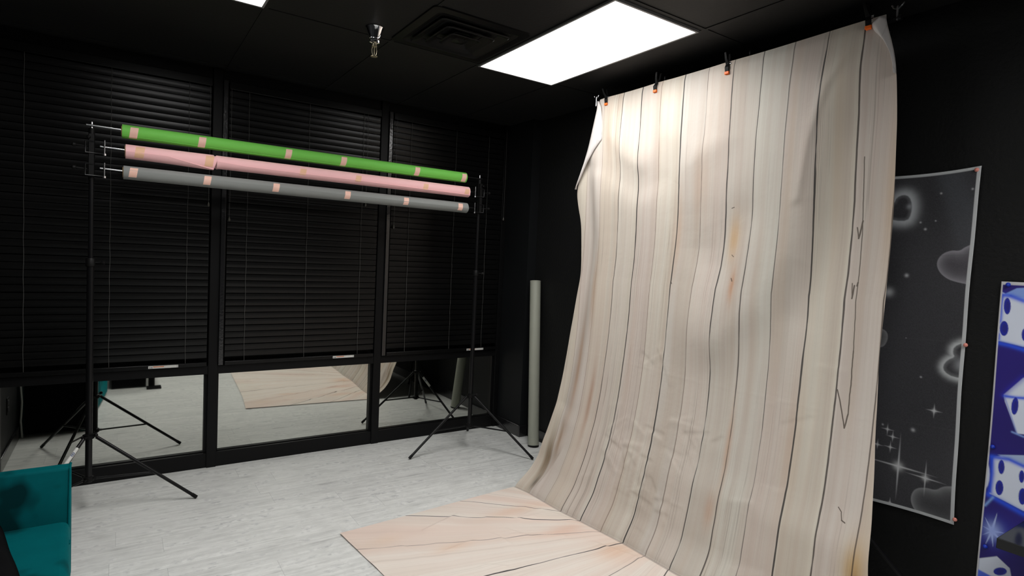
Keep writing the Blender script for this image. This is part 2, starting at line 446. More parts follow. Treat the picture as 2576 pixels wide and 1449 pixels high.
blind(XL+.055, .528, 2.785, [-.489, -.054, .388], [(.515, 1.90)], [(.169, .347, (.16, .52, .764, .769))], 'black slatted blind in the left window, behind the left light stand')
blind(.637, 1.770, 2.785, [.769, 1.198, 1.626], [(.650, 1.805), (1.655, 2.0)], [(1.427, 1.60, (.17, .52, .764, .769))], 'black slatted blind in the middle window, between the two black mullions')
blind(1.879, XR-.055, 2.785, [2.042, 2.472, 2.811], [(1.905, 1.836)], [(2.659, 2.839, (.15, .5, .764, .769))], 'black slatted blind in the right window, next to the dark corner')
t = thing('blind_lift_cord', 'thin dark pull cord with a small tassel hanging by the corner right of the blinds', 'cord', (XR-.02, YW-.04, 1.98))
bm = bmesh.new(); tube(bm, [(2.994, YW-.036, 2.80), (2.996, YW-.036, 2.4), (2.994, YW-.036, 2.0)], .0013, 6); obj('cord', bm, M['cord'], t)
bm = bmesh.new(); lathe(bm, [(.002, .022), (.004, .016), (.0075, .004), (.008, -.004), (.004, -.010)], 12, Matrix.Translation((2.994, YW-.036, 1.985))); obj('tassel', bm, M['tassel'], t, smooth=True)

# ------------------------------------------------------------------ stands
def knob(bm, p, d, L=.03, r=.011):
    p, d = Vector(p), Vector(d).normalized(); tube(bm, [p, p+d*L], .004, 8)
    tube(bm, [p+d*L, p+d*(L+.004), p+d*(L+.016), p+d*(L+.02)], [r*.7, r, r, r*.6], 10)
def tripod(px, py, feet, top, label, cat='stand', hub=.46, low=.205, joints=(1.505,), r0=.0175, r1=.0125, sticker=None, bottom=.185, group=None, name='light_stand', face=0):
    t = thing(name, label, cat, (px, py, 0), group)
    zs = [bottom]+list(joints)+[top]
    for i in range(len(zs)-1):
        r = r0-(r0-r1)*i/max(1, len(zs)-2) if len(zs) > 2 else r0
        bm = bmesh.new(); tube(bm, [(px, py, zs[i]), (px, py, zs[i+1])], r, 20); obj('pole_section', bm, M['steel'], t, smooth=True)
        if i:
            bm = bmesh.new(); tube(bm, [(px, py, zs[i]-.045), (px, py, zs[i]-.04), (px, py, zs[i]), (px, py, zs[i]+.006)], [r0*1.05, r0*1.35, r0*1.35, r0*1.1], 20)
            c = obj('collar', bm, M['plastic'], t, smooth=True)
            bm = bmesh.new(); knob(bm, (px+.02, py, zs[i]-.02), (1, -.2, 0)); k = obj('knob', bm, M['plastic'], t, smooth=True)
            k.parent = c; k.matrix_parent_inverse = Matrix.Identity(4)
    for nm, z in (('hub', hub), ('lower_hub', low)):
        bm = bmesh.new(); lathe(bm, [(r0*1.15, z-.016), (r0*1.55, z-.012), (r0*1.55, z+.012), (r0*1.15, z+.016)], 20, Matrix.Translation((px, py, 0)))
        for fx, fy in feet:
            d = Vector((fx-px, fy-py, 0)).normalized(); s = Vector((-d.y, d.x, 0))
            for q in (-1, 1): tube(bm, [Vector((px, py, z))+d*.02+s*q*.009, Vector((px, py, z))+d*.042+s*q*.009], .006, 8)
        obj(nm, bm, M['plastic'], t, smooth=True)
    bm = bmesh.new(); knob(bm, (px, py-.02, hub+.01), (.8, -.5, .1)); obj('knob', bm, M['plastic'], t, smooth=True)
    for i, (fx, fy) in enumerate(feet):
        d = Vector((fx-px, fy-py, 0)).normalized(); A = Vector((px, py, hub-.006))+d*.036; B = Vector((fx, fy, .0115))
        bm = bmesh.new(); tube(bm, [A, B], .0098, 14); leg = obj('leg', bm, M['steel'], t, smooth=True)
        e = (A-B).normalized(); bm = bmesh.new(); tube(bm, [B-e*.004, B+e*.03], .0112, 14); fo = obj('rubber_foot', bm, M['plastic'], t, smooth=True)
        fo.parent = leg; fo.matrix_parent_inverse = Matrix.Identity(4)
        mid = A.lerp(B, .56); lo = Vector((px, py, low))+d*.036
        bm = bmesh.new(); s = Vector((-d.y, d.x, 0)); tube(bm, [lo, mid+Vector((0, 0, -.004))], .0062, 10); obj('brace', bm, M['steel'], t, smooth=True)
        if sticker == i:
            P = A.lerp(B, .09); Q = A.lerp(B, .27)
            n = (Vector((0, face, CAMH))-P); n = (n - e*n.dot(e)).normalized(); sd = e.cross(n); c0 = P.lerp(Q, .36)
            bm = bmesh.new(); ro = [[bm.verts.new(q+(n*math.cos(a)+sd*math.sin(a))*.0103) for a in [math.radians(-95+190*k/14) for k in range(15)]] for q in (P, Q)]
            for k in range(14): bm.faces.new((ro[0][k], ro[0][k+1], ro[1][k+1], ro[1][k]))
            st = obj('sticker', bm, M['sticker'], leg, smooth=True)
            bm = bmesh.new()
            for rr in ((.0082, .0052), (.0030, 0)):
                for k in range(18):
                    a0, a1 = k*2*math.pi/18, (k+1)*2*math.pi/18
                    def pt(r, a):
                        u_, v_ = r*math.cos(a), r*math.sin(a)*1.5; an = u_/.0106
                        return c0+e*v_+(n*math.cos(an)+sd*math.sin(an))*.0107
                    bm.faces.new([bm.verts.new(pt(rr[0], a0)), bm.verts.new(pt(rr[0], a1)), bm.verts.new(pt(rr[1], a1)), bm.verts.new(pt(rr[1], a0))] if rr[1] else [bm.verts.new(pt(rr[0], a0)), bm.verts.new(pt(rr[0], a1)), bm.verts.new(c0+n*.0107)])
            obj('round_emblem', bm, M['blue_ink'], st)
    return t
SY = 4.17
def bracket(t, px, s):
    """three-tier roll hanger on top of a stand; s = direction towards the rolls"""
    py = SY
    bm = bmesh.new(); tube(bm, [(px, py, 1.96), (px, py, 2.255)], .0155, 16); box(bm, px-.012, px+.012, py-.03, py-.014, 1.98, 2.22)
    b = obj('bracket_sleeve', bm, M['plastic'], t, smooth=True)
    bm = bmesh.new(); tube(bm, [(px, py, 2.25), (px, py, 2.292)], [.007, .006], 10); o = obj('spigot', bm, M['zinc'], t, smooth=True); o.parent = b; o.matrix_parent_inverse = Matrix.Identity(4)
    for z in (2.148, 2.02):
        bm = bmesh.new(); x1 = px+s*.062
        for yy in (py-.03,):
            tube(bm, [(px-s*.028, yy, z+.03), (px-s*.028, yy, z-.035), (x1, yy, z-.035), (x1, yy-.012, z-.01)], .0042, 8)
            tube(bm, [(px-s*.028, yy, z+.03), (px+s*.01, yy, z+.03)], .0042, 8)
        h = obj('hook', bm, M['steel'], t, smooth=True)
        bm = bmesh.new(); tube(bm, [(x1, py-.045, z-.04), (x1, py-.045, z+.042)], .0035, 8); tube(bm, [(x1, py-.045, z-.045), (x1, py-.045, z-.034)], .008, 6)
        o = obj('hook_bolt', bm, M['zinc'], t, smooth=True); o.parent = h; o.matrix_parent_inverse = Matrix.Identity(4)
        bm = bmesh.new(); knob(bm, (px-s*.02, py-.02, z), (-s, -.1, .05), .05, .012); obj('knob', bm, M['plastic'], t, smooth=True)
    bm = bmesh.new(); knob(bm, (px-s*.005, py-.02, 2.20), (-s*.4, -1, 0), .012, .009); obj('knob', bm, M['plastic'], t, smooth=True)
t = tripod(-.14, SY, [(.419, 4.105), (-.483, 3.767), (-.36, 4.60)], 2.25, 'black tripod stand holding the left ends of the paper rolls', sticker=1, group='stands holding the paper rolls')
bracket(t, -.14, 1)
t = tripod(2.452, SY, [(1.912, 4.16), (2.789, 3.711), (2.70, 4.62)], 2.245, 'black tripod stand holding the right ends of the paper rolls', sticker=2, face=2*YG, group='stands holding the paper rolls')
bracket(t, 2.452, -1)

# ------------------------------------------------------------------ paper rolls
def spiral_r(r0, flap, th):                      # th = angle from the edge of the loose sheet
    return r0 + flap*(1-((th) % (2*math.pi))/(2*math.pi))
def roll(name, x0, x1, y, z0, z1, r0, mat, tapes, tmat, label, edge, bulge=None, flap=.003, cusp=.0012):
    t = thing('paper_roll', label, 'paper roll', ((x0+x1)/2, y, (z0+z1)/2), 'rolls of backdrop paper on the stands')
    NX, NT = 140, 72; P = np.zeros((NX, NT+1, 3))
    def surf(X, th):
        """point at x=X, angle th (0 = towards the viewer, +90 deg = up)"""
        s = (X-x0)/(x1-x0); e = np.interp(s, [q[0] for q in edge], [q[1] for q in edge])
        q = ((e - th) % (2*math.pi))              # 0 just above the edge of the sheet
        r = r0 + flap*(q/(2*math.pi) if False else (1-q/(2*math.pi)))
        dq = abs((th-e+math.pi) % (2*math.pi)-math.pi); r += cusp*math.exp(-dq/.4)
        if bulge is not None:
            c, wd, am = bulge; f = math.exp(-((s-c)/wd)**2) if s < c else math.exp(-((s-c)/.008)**2)
            dd = (th+1.45+math.pi) % (2*math.pi)-math.pi
            r += am*f*math.exp(-(dd/.9)**2)
        zc = z0+(z1-z0)*s
        return (X, y - r*math.cos(th), zc + r*math.sin(th))
    bm = bmesh.new(); rings = []
    for i in range(NX+1):
        X = x0+(x1-x0)*i/NX; s = i/NX; e = np.interp(s, [q[0] for q in edge], [q[1] for q in edge])
        rings.append([bm.verts.new(surf(X, e-.0001-k*(2*math.pi-.0002)/NT)) for k in range(NT+1)])
    for a, b in zip(rings, rings[1:]):
        for k in range(NT): bm.faces.new((a[k], a[k+1], b[k+1], b[k]))
        bm.faces.new((a[NT], a[0], b[0], b[NT]))
    for rg, X, zc in ((rings[0], x0, z0), (rings[-1], x1, z1)):
        inner = [bm.verts.new((X, y-(r0*.80)*math.cos(k*2*math.pi/(NT+1)*-1+edge[0][1]), zc+(r0*.80)*math.sin(-k*2*math.pi/(NT+1)+edge[0][1]))) for k in range(NT+1)]
        for k in range(NT+1): bm.faces.new((rg[k], rg[(k+1) % (NT+1)], inner[(k+1) % (NT+1)], inner[k]))
    obj('paper', bm, mat, t, smooth=True)
    for n_, xa, xb, za in ((0, x0-.004, x0+.08, z0), (1, x1-.08, x1+.002, z1)):
        bm = bmesh.new()
        o_ = [[bm.verts.new((X, y-r*math.cos(k*2*math.pi/32), za+r*math.sin(k*2*math.pi/32))) for k in range(32)] for X, r in ((xa, .026), (xa, r0*.80), (xb, r0*.80), (xb, .026))]
        for a, b in zip(o_, o_[1:]+o_[:1]):
            for k in range(32): bm.faces.new((a[k], a[(k+1) % 32], b[(k+1) % 32], b[k]))
        obj('cardboard_core', bm, M['tan'], t, smooth=True)
    for X, xa, ta, tb, wd in tapes:
        K = 14; pts = np.zeros((K, 2, 3)); uvs = np.zeros((K, 2, 2))
        for i in range(K):
            th = math.radians(ta+(tb-ta)*i/(K-1)); sh = xa*(i/(K-1)-.5)
            for j in (0, 1):
                p = surf(X+sh+(j-.5)*wd, th); c = Vector((p[0], y, z0+(z1-z0)*(p[0]-x0)/(x1-x0))); dv = Vector(p)-c
                pts[i, j] = c+dv*((dv.length+.0012)/dv.length); uvs[i, j] = (j*wd, r0*(math.radians(tb-ta))*(i/(K-1)))
        gridobj('tape_strip', pts, tmat, t, uv=uvs, smooth=True)
    return t
def tps(xs, ta, tb, w=.040, sh=-.009): return [(x, sh, ta, tb, w) for x in xs]
roll('green', .004, 2.315, SY, 2.263, 2.257, .0385, M['green'], tps([.062, .419, .935, 1.31, 1.877, 2.285], 38, -62), M['tape_pink'],
     'rolled bright green paper, topmost of the three rolls', [(0, -.75), (.3, -1.0), (1, -.9)])
roll('pink', .022, 2.335, SY-.02, 2.146, 2.142, .0395, M['pink'], tps([.092, .459], 45, -50, .046)+tps([1.027, 1.412, 1.942, 2.305], 28, -30, .04), M['tape_gold'],
     'rolled pink paper with a loose sagging edge, middle of the three rolls', [(0, -.1), (.09, -.12), (.20, -1.15), (.207, -.02), (.28, -.25), (.6, -.35), (1, -.6)], bulge=(.20, .11, .010), flap=.004, cusp=.0042)
roll('grey', .013, 2.325, SY-.02, 2.022, 2.013, .0385, M['grey'], tps([.062, .45, .857, 1.338, 1.785, 2.25], 42, -40), M['tape_pink'],
     'rolled dark grey paper, lowest of the three rolls', [(0, .25), (.2, .2), (.6, 0), (1, -.1)], flap=.003, cusp=.0045)
def rod(xa, xb, y, z, z1, label):
    t = thing('support_rod', label, 'rod', (xa, y, z), 'steel rods through the paper rolls')
    bm = bmesh.new(); tube(bm, [(xa, y, z+.004), (.06, y, z)], .0055, 10); obj('rod_end', bm, M['zinc'], t, smooth=True)
    bm = bmesh.new(); tube(bm, [(2.28, y, z1), (xb, y, z1)], .0055, 10); obj('rod_end', bm, M['steel'], t, smooth=True)
    bm = bmesh.new(); tube(bm, [(.05, y, z), (2.29, y, z1)], .011, 12); obj('rod_tube', bm, M['steel'], t, smooth=True)
rod(-.165, 2.47, SY-.013, 2.268, 2.262, 'steel rod through the green paper roll')
rod(-.10, 2.40, SY-.02, 2.152, 2.146, 'steel rod through the pink paper roll')
rod(-.10, 2.40, SY-.02, 2.028, 2.018, 'steel rod through the grey paper roll')

# ------------------------------------------------------------------ grey tube leaning in the corner
t = thing('paper_tube', 'tall grey cardboard tube leaning upright in the corner by the wall', 'tube', (2.998, 3.975, 0))
A, B = Vector((2.998, 3.99, .004)), Vector((3.066, 4.165, 1.43))
bm = bmesh.new(); tube(bm, [A, A+(B-A)*.004, A+(B-A)*.996, B], [.046, .0475, .0475, .046], 40); obj('tube_body', bm, M['tube'], t, smooth=True)
e = (B-A).normalized(); bm = bmesh.new(); tube(bm, [B-e*.012, B+e*.003, B+e*.004], [.0482, .0482, .044], 40); obj('end_cap', bm, M['tube'], t, smooth=True)
bm = bmesh.new(); tube(bm, [A-e*.002, A+e*.010], .0484, 40); obj('end_cap', bm, M['plastic'], t, smooth=True)

# ------------------------------------------------------------------ wood-print backdrop cloth
PZ = [0, .05, .145, .33, .56, .82, 1.08, 1.35, 1.73, 2.13, 2.75]; PX = [2.36, 2.40, 2.48, 2.58, 2.67, 2.74, 2.78, 2.81, 2.84, 2.80, 2.77]
LZ = [0, .138, .33, .556, .816, 1.081, 1.348, 1.527, 1.733, 1.908, 2.025, 2.142, 2.281, 2.443, 2.575, 2.75]
LY = [3.315, 3.313, 3.302, 3.301, 3.306, 3.308, 3.296, 3.277, 3.289, 3.296, 3.327, 3.345, 3.281, 3.207, 3.164, 3.105]
RZ = [0, .363, .435, .663, .907, 1.251, 1.605, 1.955, 2.297, 2.5, 2.588, 2.669, 2.75]
RY = [1.05, 1.101, 1.111, 1.146, 1.18, 1.208, 1.211, 1.201, 1.204, 1.213, 1.226, 1.249, 1.272]
def sm(x, xs, ys, w=.05):
    return sum(np.interp(x+q*w, xs, ys)*k for q, k in ((-1, .2), (-.5, .2), (0, .2), (.5, .2), (1, .2)))
def shiftf(u, z):
    mid = .095 - .028*np.clip((2.6-u)/1.2, 0, 1)
    return np.interp(z, [0, .4, 1.0, 1.5, 2.2, 2.75], [-.002, .02, .065, .095, .06, .035]) * mid/.095
def ridge(y, z, pts, wd, am, wd2=None):
    """soft fold: pts is a polyline in (y, z); steeper on one side"""
    d = np.full(y.shape, 1e9); sg = np.zeros(y.shape)
    for (a, b), (c, e) in zip(pts, pts[1:]):
        ex, ez = c-a, e-b; t = np.clip(((y-a)*ex+(z-b)*ez)/(ex*ex+ez*ez), 0, 1)
        px, pz = y-a-ex*t, z-b-ez*t; dd = np.hypot(px, pz); s = np.sign(ex*pz-ez*px)
        k = dd < d; d = np.where(k, dd, d); sg = np.where(k, (ex*pz-ez*px)/(np.hypot(ex, ez)*dd+1e-6), sg)
    w2 = wd2 or wd; ww = w2+(wd-w2)*(.5+.5*sg)
    return am*np.exp(-(d/ww)**2)
def foldz(Y, Z):
    """displacement towards the wall (+) / the room (-) of the hanging part"""
    D = np.zeros(Y.shape)
    D -= ridge(Y, Z, [(1.34, 2.74), (1.425, 2.608), (1.502, 2.493), (1.57, 2.274), (1.62, 1.98), (1.70, 1.72), (1.85, 1.45), (2.05, 1.25)], .26, .042, .16)*(.35+.65*sst(2.75, 2.5, Z))
    D -= ridge(Y, Z, [(1.36, 2.70), (1.425, 2.608), (1.502, 2.493), (1.57, 2.274), (1.62, 1.98)], .035, .007, .022)
    D += ridge(Y, Z, [(1.36, 2.30), (1.42, 2.05), (1.48, 1.75), (1.60, 1.42)], .10, .012, .12)
    D += .030*sst(-.004, .012, (Y-3.173)*math.cos(.28)+Z*math.sin(.28))*sst(.34, .18, Z)
    D -= ridge(Y, Z, [(3.04, 2.71), (2.97, 2.50), (2.86, 2.36), (2.74, 2.28)], .07, .012, .12)
    D += ridge(Y, Z, [(2.95, 2.24), (2.75, 2.12), (2.5, 2.18), (2.42, 2.3)], .09, .013, .16)
    D -= ridge(Y, Z, [(2.58, 2.70), (2.5, 2.45), (2.3, 2.25), (2.06, 2.35), (2.06, 2.69)], .09, .009, .09)
    D += ridge(Y, Z, [(2.45, 2.05), (2.3, 1.75), (2.1, 1.66), (1.95, 1.9)], .12, .012, .12)
    D += ridge(Y, Z, [(3.22, 2.3), (3.2, 1.8), (3.22, 1.2), (3.24, .6)], .05, .015, .06)
    D -= ridge(Y, Z, [(3.12, 2.2), (3.08, 1.7), (3.1, 1.1), (3.12, .5)], .06, .012, .07)
    D += (vnoise(Y, Z, 3.0, .8, 3)-.5)*.018*sst(2.75, 2.4, Z)
    D += (vnoise(Y, Z, 7.0, 2.2, 5)-.5)*.010*sst(2.75, 2.4, Z)*sst(0, .25, Z)
    # crumpled creases low in the middle of the sheet
    rng = random.Random(11); cr = np.zeros(Y.shape)
    mk = np.exp(-((Y-2.35)/.42)**2)*np.exp(-((Z-.42)/.34)**2)
    for k in range(40):
        y0, z0 = rng.gauss(2.35, .28), abs(rng.gauss(.38, .22))+.05; an = rng.choice([rng.gauss(.9, .3), rng.gauss(-.5, .35), rng.gauss(0, .3)]); L = rng.uniform(.05, .16)
        cr += ridge(Y, Z, [(y0, z0), (y0+L*math.cos(an), z0+L*math.sin(an))], .009, rng.choice([-1, 1])*rng.uniform(.0016, .0036), .03)
    for k in range(12):
        y0, z0 = rng.uniform(1.3, 2.9), rng.uniform(.15, 1.2); an = rng.uniform(-.6, .6); L = rng.uniform(.06, .2)
        cr += ridge(Y, Z, [(y0, z0), (y0+L*math.cos(an), z0+L*math.sin(an))], .010, rng.choice([-1, 1])*rng.uniform(.001, .0025), .03)
    cr -= ridge(Y, Z, [(2.45, 1.10), (2.36, .98), (2.33, .92)], .010, .003, .04)
    for zz in (.96, ): cr -= ridge(Y, Z, [(3.3, zz+.02), (2.2, zz), (1.1, zz+.015)], .006, .0006, .006)
    return D + cr
bd = thing('backdrop_cloth', 'large cream wood-plank print backdrop hanging from the bar and trailing onto the floor', 'backdrop', (2.6, 2.2, 0))
NU, NW, NF = 300, 330, 150
zw = 2.757 - (2.757-0.003)*np.linspace(0, 1, NW)**.96
S = np.linspace(0, 1, NU)
Z = np.repeat(zw[:, None], NU, 1)
Lsil, Rsil = sm(zw, LZ, LY), sm(zw, RZ, RY)
uL = Lsil - shiftf(np.array(3.2), zw); uR = Rsil - shiftf(np.array(1.2), zw)
U = uL[:, None] + (uR-uL)[:, None]*S[None]
Y = U + shiftf(U, Z)
crease = lambda y: np.interp(y, [1.0, 1.7, 1.94, 2.334, 2.5, 2.674, 2.841, 3.183, 3.33], [2.49, 2.454, 2.433, 2.425, 2.408, 2.391, 2.372, 2.362, 2.335])
X = sm(Z, PZ, PX, .03)*sst(.9, .5, Z) + sm(Z, PZ, PX, .20)*(1-sst(.9, .5, Z)) + (crease(Y)-2.36)*sst(.45, 0, Z) + foldz(Y, Z)*sst(0, .12, Z)
X = np.where(Z > 2.72, X+(Z-2.72)*.2, X)
Vv = np.repeat(np.concatenate([[0], np.cumsum(np.hypot(np.diff(zw), np.diff(np.interp(zw, PZ, PX))))])[:, None], NU, 1); Vv = Vv[-1:, :1]-Vv
# floor part
dF = 1.34*np.linspace(0, 1, NF+1)[1:]; d = np.repeat(dF[:, None], NU, 1)
y_c = Y[-1][None]; x_c = X[-1][None]
YL = np.interp(dF, [0, 1.34], [3.315, 3.203]); YR = np.interp(dF, [0, 1.34], [1.05, 1.10])
Yf = YL[:, None] + (YR-YL)[:, None]*S[None]
xend = np.interp(Yf, [1.1, 1.31, 2.676, 3.203], [1.205, 1.19, 1.113, 1.058])
Xf = x_c + (xend-x_c)*(d/1.34)
Zf = .004 + .0035*vnoise(Xf, Yf, 2.2, 3.1, 8) + .006*(vnoise(Xf+Yf*.5, Yf-Xf*.4, 3.5, 9, 9))**3
rng = random.Random(5)
for k in range(24):
    a, b = rng.uniform(1.3, 2.3), rng.uniform(1.6, 3.1); an = rng.gauss(-.9, .5); L = rng.uniform(.1, .35)
    Zf += ridge(Xf, Yf, [(a, b), (a+L*math.cos(an), b+L*math.sin(an))], .012, rng.uniform(.003, .007), .04)
Zf = Zf*sst(0, .06, d) + .003*(1-sst(0, .06, d))
dd = crease(Yf)-Xf
Uf = 2.28+(Yf-2.28)/(1+1.66*np.maximum(dd, 0))
P = np.concatenate([np.stack([X, Y, Z], -1), np.stack([Xf, Yf, Zf], -1)], 0)
UV = np.concatenate([np.stack([U, Vv], -1), np.stack([Uf, -dd-.0005], -1)], 0)
# printed colours (soft tones and stains of the print)
UU_, VV_ = UV[..., 0], UV[..., 1]
col = np.ones(P.shape)*np.array(sr(226, 217, 207))
k = np.floor((2.841-UU_)/.169)
tones = [sr(228, 219, 208), sr(224, 212, 203), sr(230, 222, 210), sr(222, 214, 206), sr(228, 216, 206), sr(226, 220, 210), sr(230, 226, 216), sr(230, 220, 210), sr(234, 226, 212), sr(230, 220, 212), sr(228, 216, 202)]
wallm = (VV_ >= 0)
for q in range(-4, 12):
    mk = (k == q)&wallm; col[mk] = np.array(tones[q % 11])
n1 = vnoise(UU_, VV_, 16, .7, 21); n2 = vnoise(UU_, VV_, 5, 1.2, 22); n3 = vnoise(UU_, VV_, 34, .5, 23)
col = lay(col, np.where(wallm, .34*sst(.55, .9, n1), 0), sr(205, 186, 166))
col = lay(col, np.where(wallm, .28*sst(.55, .85, n3), 0), sr(196, 180, 168))
col = lay(col, np.where(wallm, .30*sst(.5, .9, n2), 0), sr(221, 203, 196))
def stain(u, v, su, sv, c, a):
    global col
    col = lay(col, np.where(wallm, a*np.exp(-((UU_-u)/su)**2-((VV_-v)/sv)**2), 0), c)
stain(1.93, 1.88, .035, .12, sr(228, 186, 130), .8); stain(1.895, 1.62, .018, .10, sr(206, 145, 98), .75)
stain(2.32, 1.9, .03, .30, sr(212, 170, 138), .55); stain(2.18, 2.2, .05, .22, sr(208, 172, 146), .45)
stain(3.10, .95, .03, .35, sr(202, 150, 108), .6); stain(3.02, 1.5, .025, .25, sr(205, 160, 120), .5); stain(3.20, .26, .035, .20, sr(118, 90, 50), .95); stain(3.19, .08, .015, .05, sr(70, 66, 56), .8); stain(3.13, .42, .02, .16, sr(150, 112, 66), .7)
stain(2.93, .75, .02, .25, sr(176, 120, 84), .6); stain(2.62, 1.1, .02, .5, sr(208, 160, 140), .35)
stain(1.83, .75, .016, .22, sr(214, 165, 128), .6); stain(1.87, .4, .03, .10, sr(216, 160, 120), .45); stain(1.5, .85, .04, .3, sr(206, 170, 140), .4)
stain(1.15, .42, .05, .12, sr(216, 178, 112), .9); stain(1.14, .36, .02, .05, sr(160, 110, 50), .7); stain(1.40, 2.3, .025, .5, sr(226, 204, 176), .4); stain(1.16, 2.1, .03, .4, sr(214, 180, 140), .5)
stain(1.62, 2.4, .02, .6, sr(214, 192, 166), .35); stain(1.2, .08, .03, .04, sr(190, 140, 70), .6); stain(2.95, 2.6, .02, .18, sr(196, 160, 130), .4)
fm = ~wallm
colf = np.ones(P.shape)*np.array(sr(226, 216, 207))
a1 = vnoise(UU_, VV_, 12, 1.6, 31); a2 = vnoise(UU_, VV_, 4, 2.4, 32); a3 = vnoise(UU_, VV_, 26, 2.0, 33)
colf = lay(colf, .45*sst(.5, .9, a1), sr(228, 200, 186)); colf = lay(colf, .4*sst(.5, .9, a2), sr(216, 208, 196)); colf = lay(colf, .3*sst(.55, .9, a3), sr(214, 190, 178))
for (fx, fy, sx_, sy_, c_, am_) in [(2.12, 2.98, .22, .06, sr(220, 178, 150), .5), (2.33, 2.28, .14, .10, sr(214, 160, 120), .55), (2.25, 2.62, .16, .06, sr(214, 165, 140), .5), (1.55, 2.75, .12, .04, sr(222, 176, 140), .4), (1.25, 3.0, .1, .05, sr(215, 185, 160), .4)]:
    colf = lay(colf, am_*np.exp(-((P[..., 0]-fx)/sx_)**2-((P[..., 1]-fy)/sy_)**2), c_)
col = np.where(fm[..., None], colf, col)

g = G('wood_plank_print_fabric'); u, v = g.uv(); onwall = v.map(-.002, .002)
jit = g.noise(g.vec(u*1.2, v*1.5, 3.0), 1.0, 3, .6)-.5
jit2 = g.noise(g.vec(u*6.0, v*14.0, 9.0), 1.0, 2)-.5
uw = u + jit*.016 + jit2*.0016
kk = ((2.841-uw)/.169).round(); dist = ((2.841-uw)-kk*.169).abs()
# per line: width in R, brownness in G, opacity in B
spec = {-2: (.25, .9, .45), -1: (.15, .9, .6), 0: (.45, .15, .85), 1: (.62, 0, .95), 2: (.40, .75, .62), 3: (.62, 0, .95), 4: (.40, .6, .65), 5: (.55, 0, .9), 6: (.5, .1, .85), 7: (.38, .1, .75), 8: (.62, 0, .92), 9: (.66, .1, .88), 10: (.45, .2, .8), 11: (.3, .5, .6)}
st = [(max(0, (q+3)/16.0-1/32), spec[q]) for q in sorted(spec)]
kc = g.ramp((kk+3)/16.0, [(0, (.2, .8, .3))]+st, const=True)
sx = g.nt.nodes.new('ShaderNodeSeparateColor'); g.link(kc, sx.inputs[0])
kw, kb, ko = [E(g.nt, sx.outputs[i]) for i in range(3)]
wn = g.noise(g.vec(kk*3.1, v*2.2, 0.0), 1.0, 3, .65)
fan = 1.0+(v*-1.0).max(0.0)*1.66
fat = (1.0+(1.0-onwall)*.25)/fan
hw = kw*.0052*wn.map(.3, .7, .45, 1.35)*fat
line = ((dist-hw)*fan/.0016).map(0, 1, 1, 0) * ko * wn.map(.28, .42, .55, 1)
# clusters of hairline grain
u2 = u+(g.noise(g.vec(u*2.0, v*.7, 5.0), 1.0, 2)-.5)*.025+jit2*.0006
h1 = g.noise(g.vec(u2*62.0, v*.14, 1.0), 1.0, 1); clus = g.noise(g.vec(u*7.0, v*.5, 2.0), 1.0, 2)
brk = g.noise(g.vec(u*30.0, v*3.0, 4.0), 1.0, 2)
hair = (h1-.5).abs().map(.006, .022, 1, 0)*clus.map(.50, .62)*brk.map(.36, .5)*onwall.map(0, 1, .35, 1)
grain = g.noise(g.vec(u2*170.0, v*.9, 1.5), 1.0, 3, .7)
hue = g.noise(g.vec(u2*26.0, v*.35, 7.5), 1.0, 3)
c = g.attr('print')
c = g.mix(hue.map(.42, .75)*.34, c, sr(206, 186, 172)); c = g.mix(hue.map(.52, .30)*.30, c, sr(226, 224, 214))
c = g.mix(grain.map(.48, .74)*.20, c, sr(184, 166, 152))
c = g.mix(hair*.38, c, sr(112, 92, 76))
c = g.mix(line, c, g.mix(kb*onwall, sr(62, 60, 60), sr(128, 98, 78)))
def seg(a, b, w, wob=.0):
    ax, ay = a; bx, by = b; ex, ey = bx-ax, by-ay; L2 = ex*ex+ey*ey
    pu, pv = u+jit2*.006-ax, v-ay
    tt = ((pu*ex+pv*ey)/L2).clamp(); qx, qy = pu-tt*ex, pv-tt*ey
    return (((qx*qx+qy*qy).sqrt()-w)/.0015).map(0, 1, 1, 0)
marks = None
for a, b, wd in [((1.287, 2.25), (1.272, 1.85), .0014), ((1.272, 1.85), (1.259, 1.36), .0014), ((1.259, 1.36), (1.257, 1.07), .0020), ((1.314, 1.17), (1.292, 1.10), .0022), ((1.292, 1.10), (1.268, 1.005), .0022), ((1.268, 1.005), (1.257, 1.07), .0026),
                 ((1.275, 1.96), (1.288, 1.88), .0030), ((1.288, 1.88), (1.298, 1.93), .0020), ((1.282, 1.66), (1.285, 1.60), .0030), ((1.285, 1.60), (1.293, 1.67), .0016), ((1.268, 1.675), (1.270, 1.66), .0030),
                 ((1.250, .655), (1.235, .64), .0016), ((1.235, .64), (1.228, .605), .0014), ((1.228, .605), (1.213, .60), .0022), ((1.93, 1.79), (1.915, 1.78), .0012), ((1.905, 1.66), (1.897, 1.645), .0020), ((1.96, 2.05), (1.945, 2.055), .0015), ((2.335, 1.62), (2.325, 1.605), .0016)]:
    s_ = seg(a, b, wd); marks = s_ if marks is None else marks.max(s_)
c = g.mix(marks*.85*onwall, c, sr(84, 74, 64))
c = g.mix((v+.001).abs().map(.0015, .007, .45, 0), c, sr(120, 105, 98))  # printed wall/floor boundary, with the crease's contact shadow painted into the same line
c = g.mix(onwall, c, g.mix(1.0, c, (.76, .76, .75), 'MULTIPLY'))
g.color(c).set(Roughness=.62); g.p.inputs['Specular IOR Level'].default_value = .35
g.p.inputs['Specular IOR Level'].default_value = .25; wr = g.noise(g.vec(u*3.0, v*3.0, 0.0), 2.6, 4, .55); wr2 = g.noise(g.vec(u*5.0, v*5.0, 4.0), 3.0, 2)
g.bump((wr-.5).abs()*.7+wr2*.5, .22, .012); M['cloth'] = g.m
gridobj('printed_sheet', P, M['cloth'], bd, uv=UV, col=col)
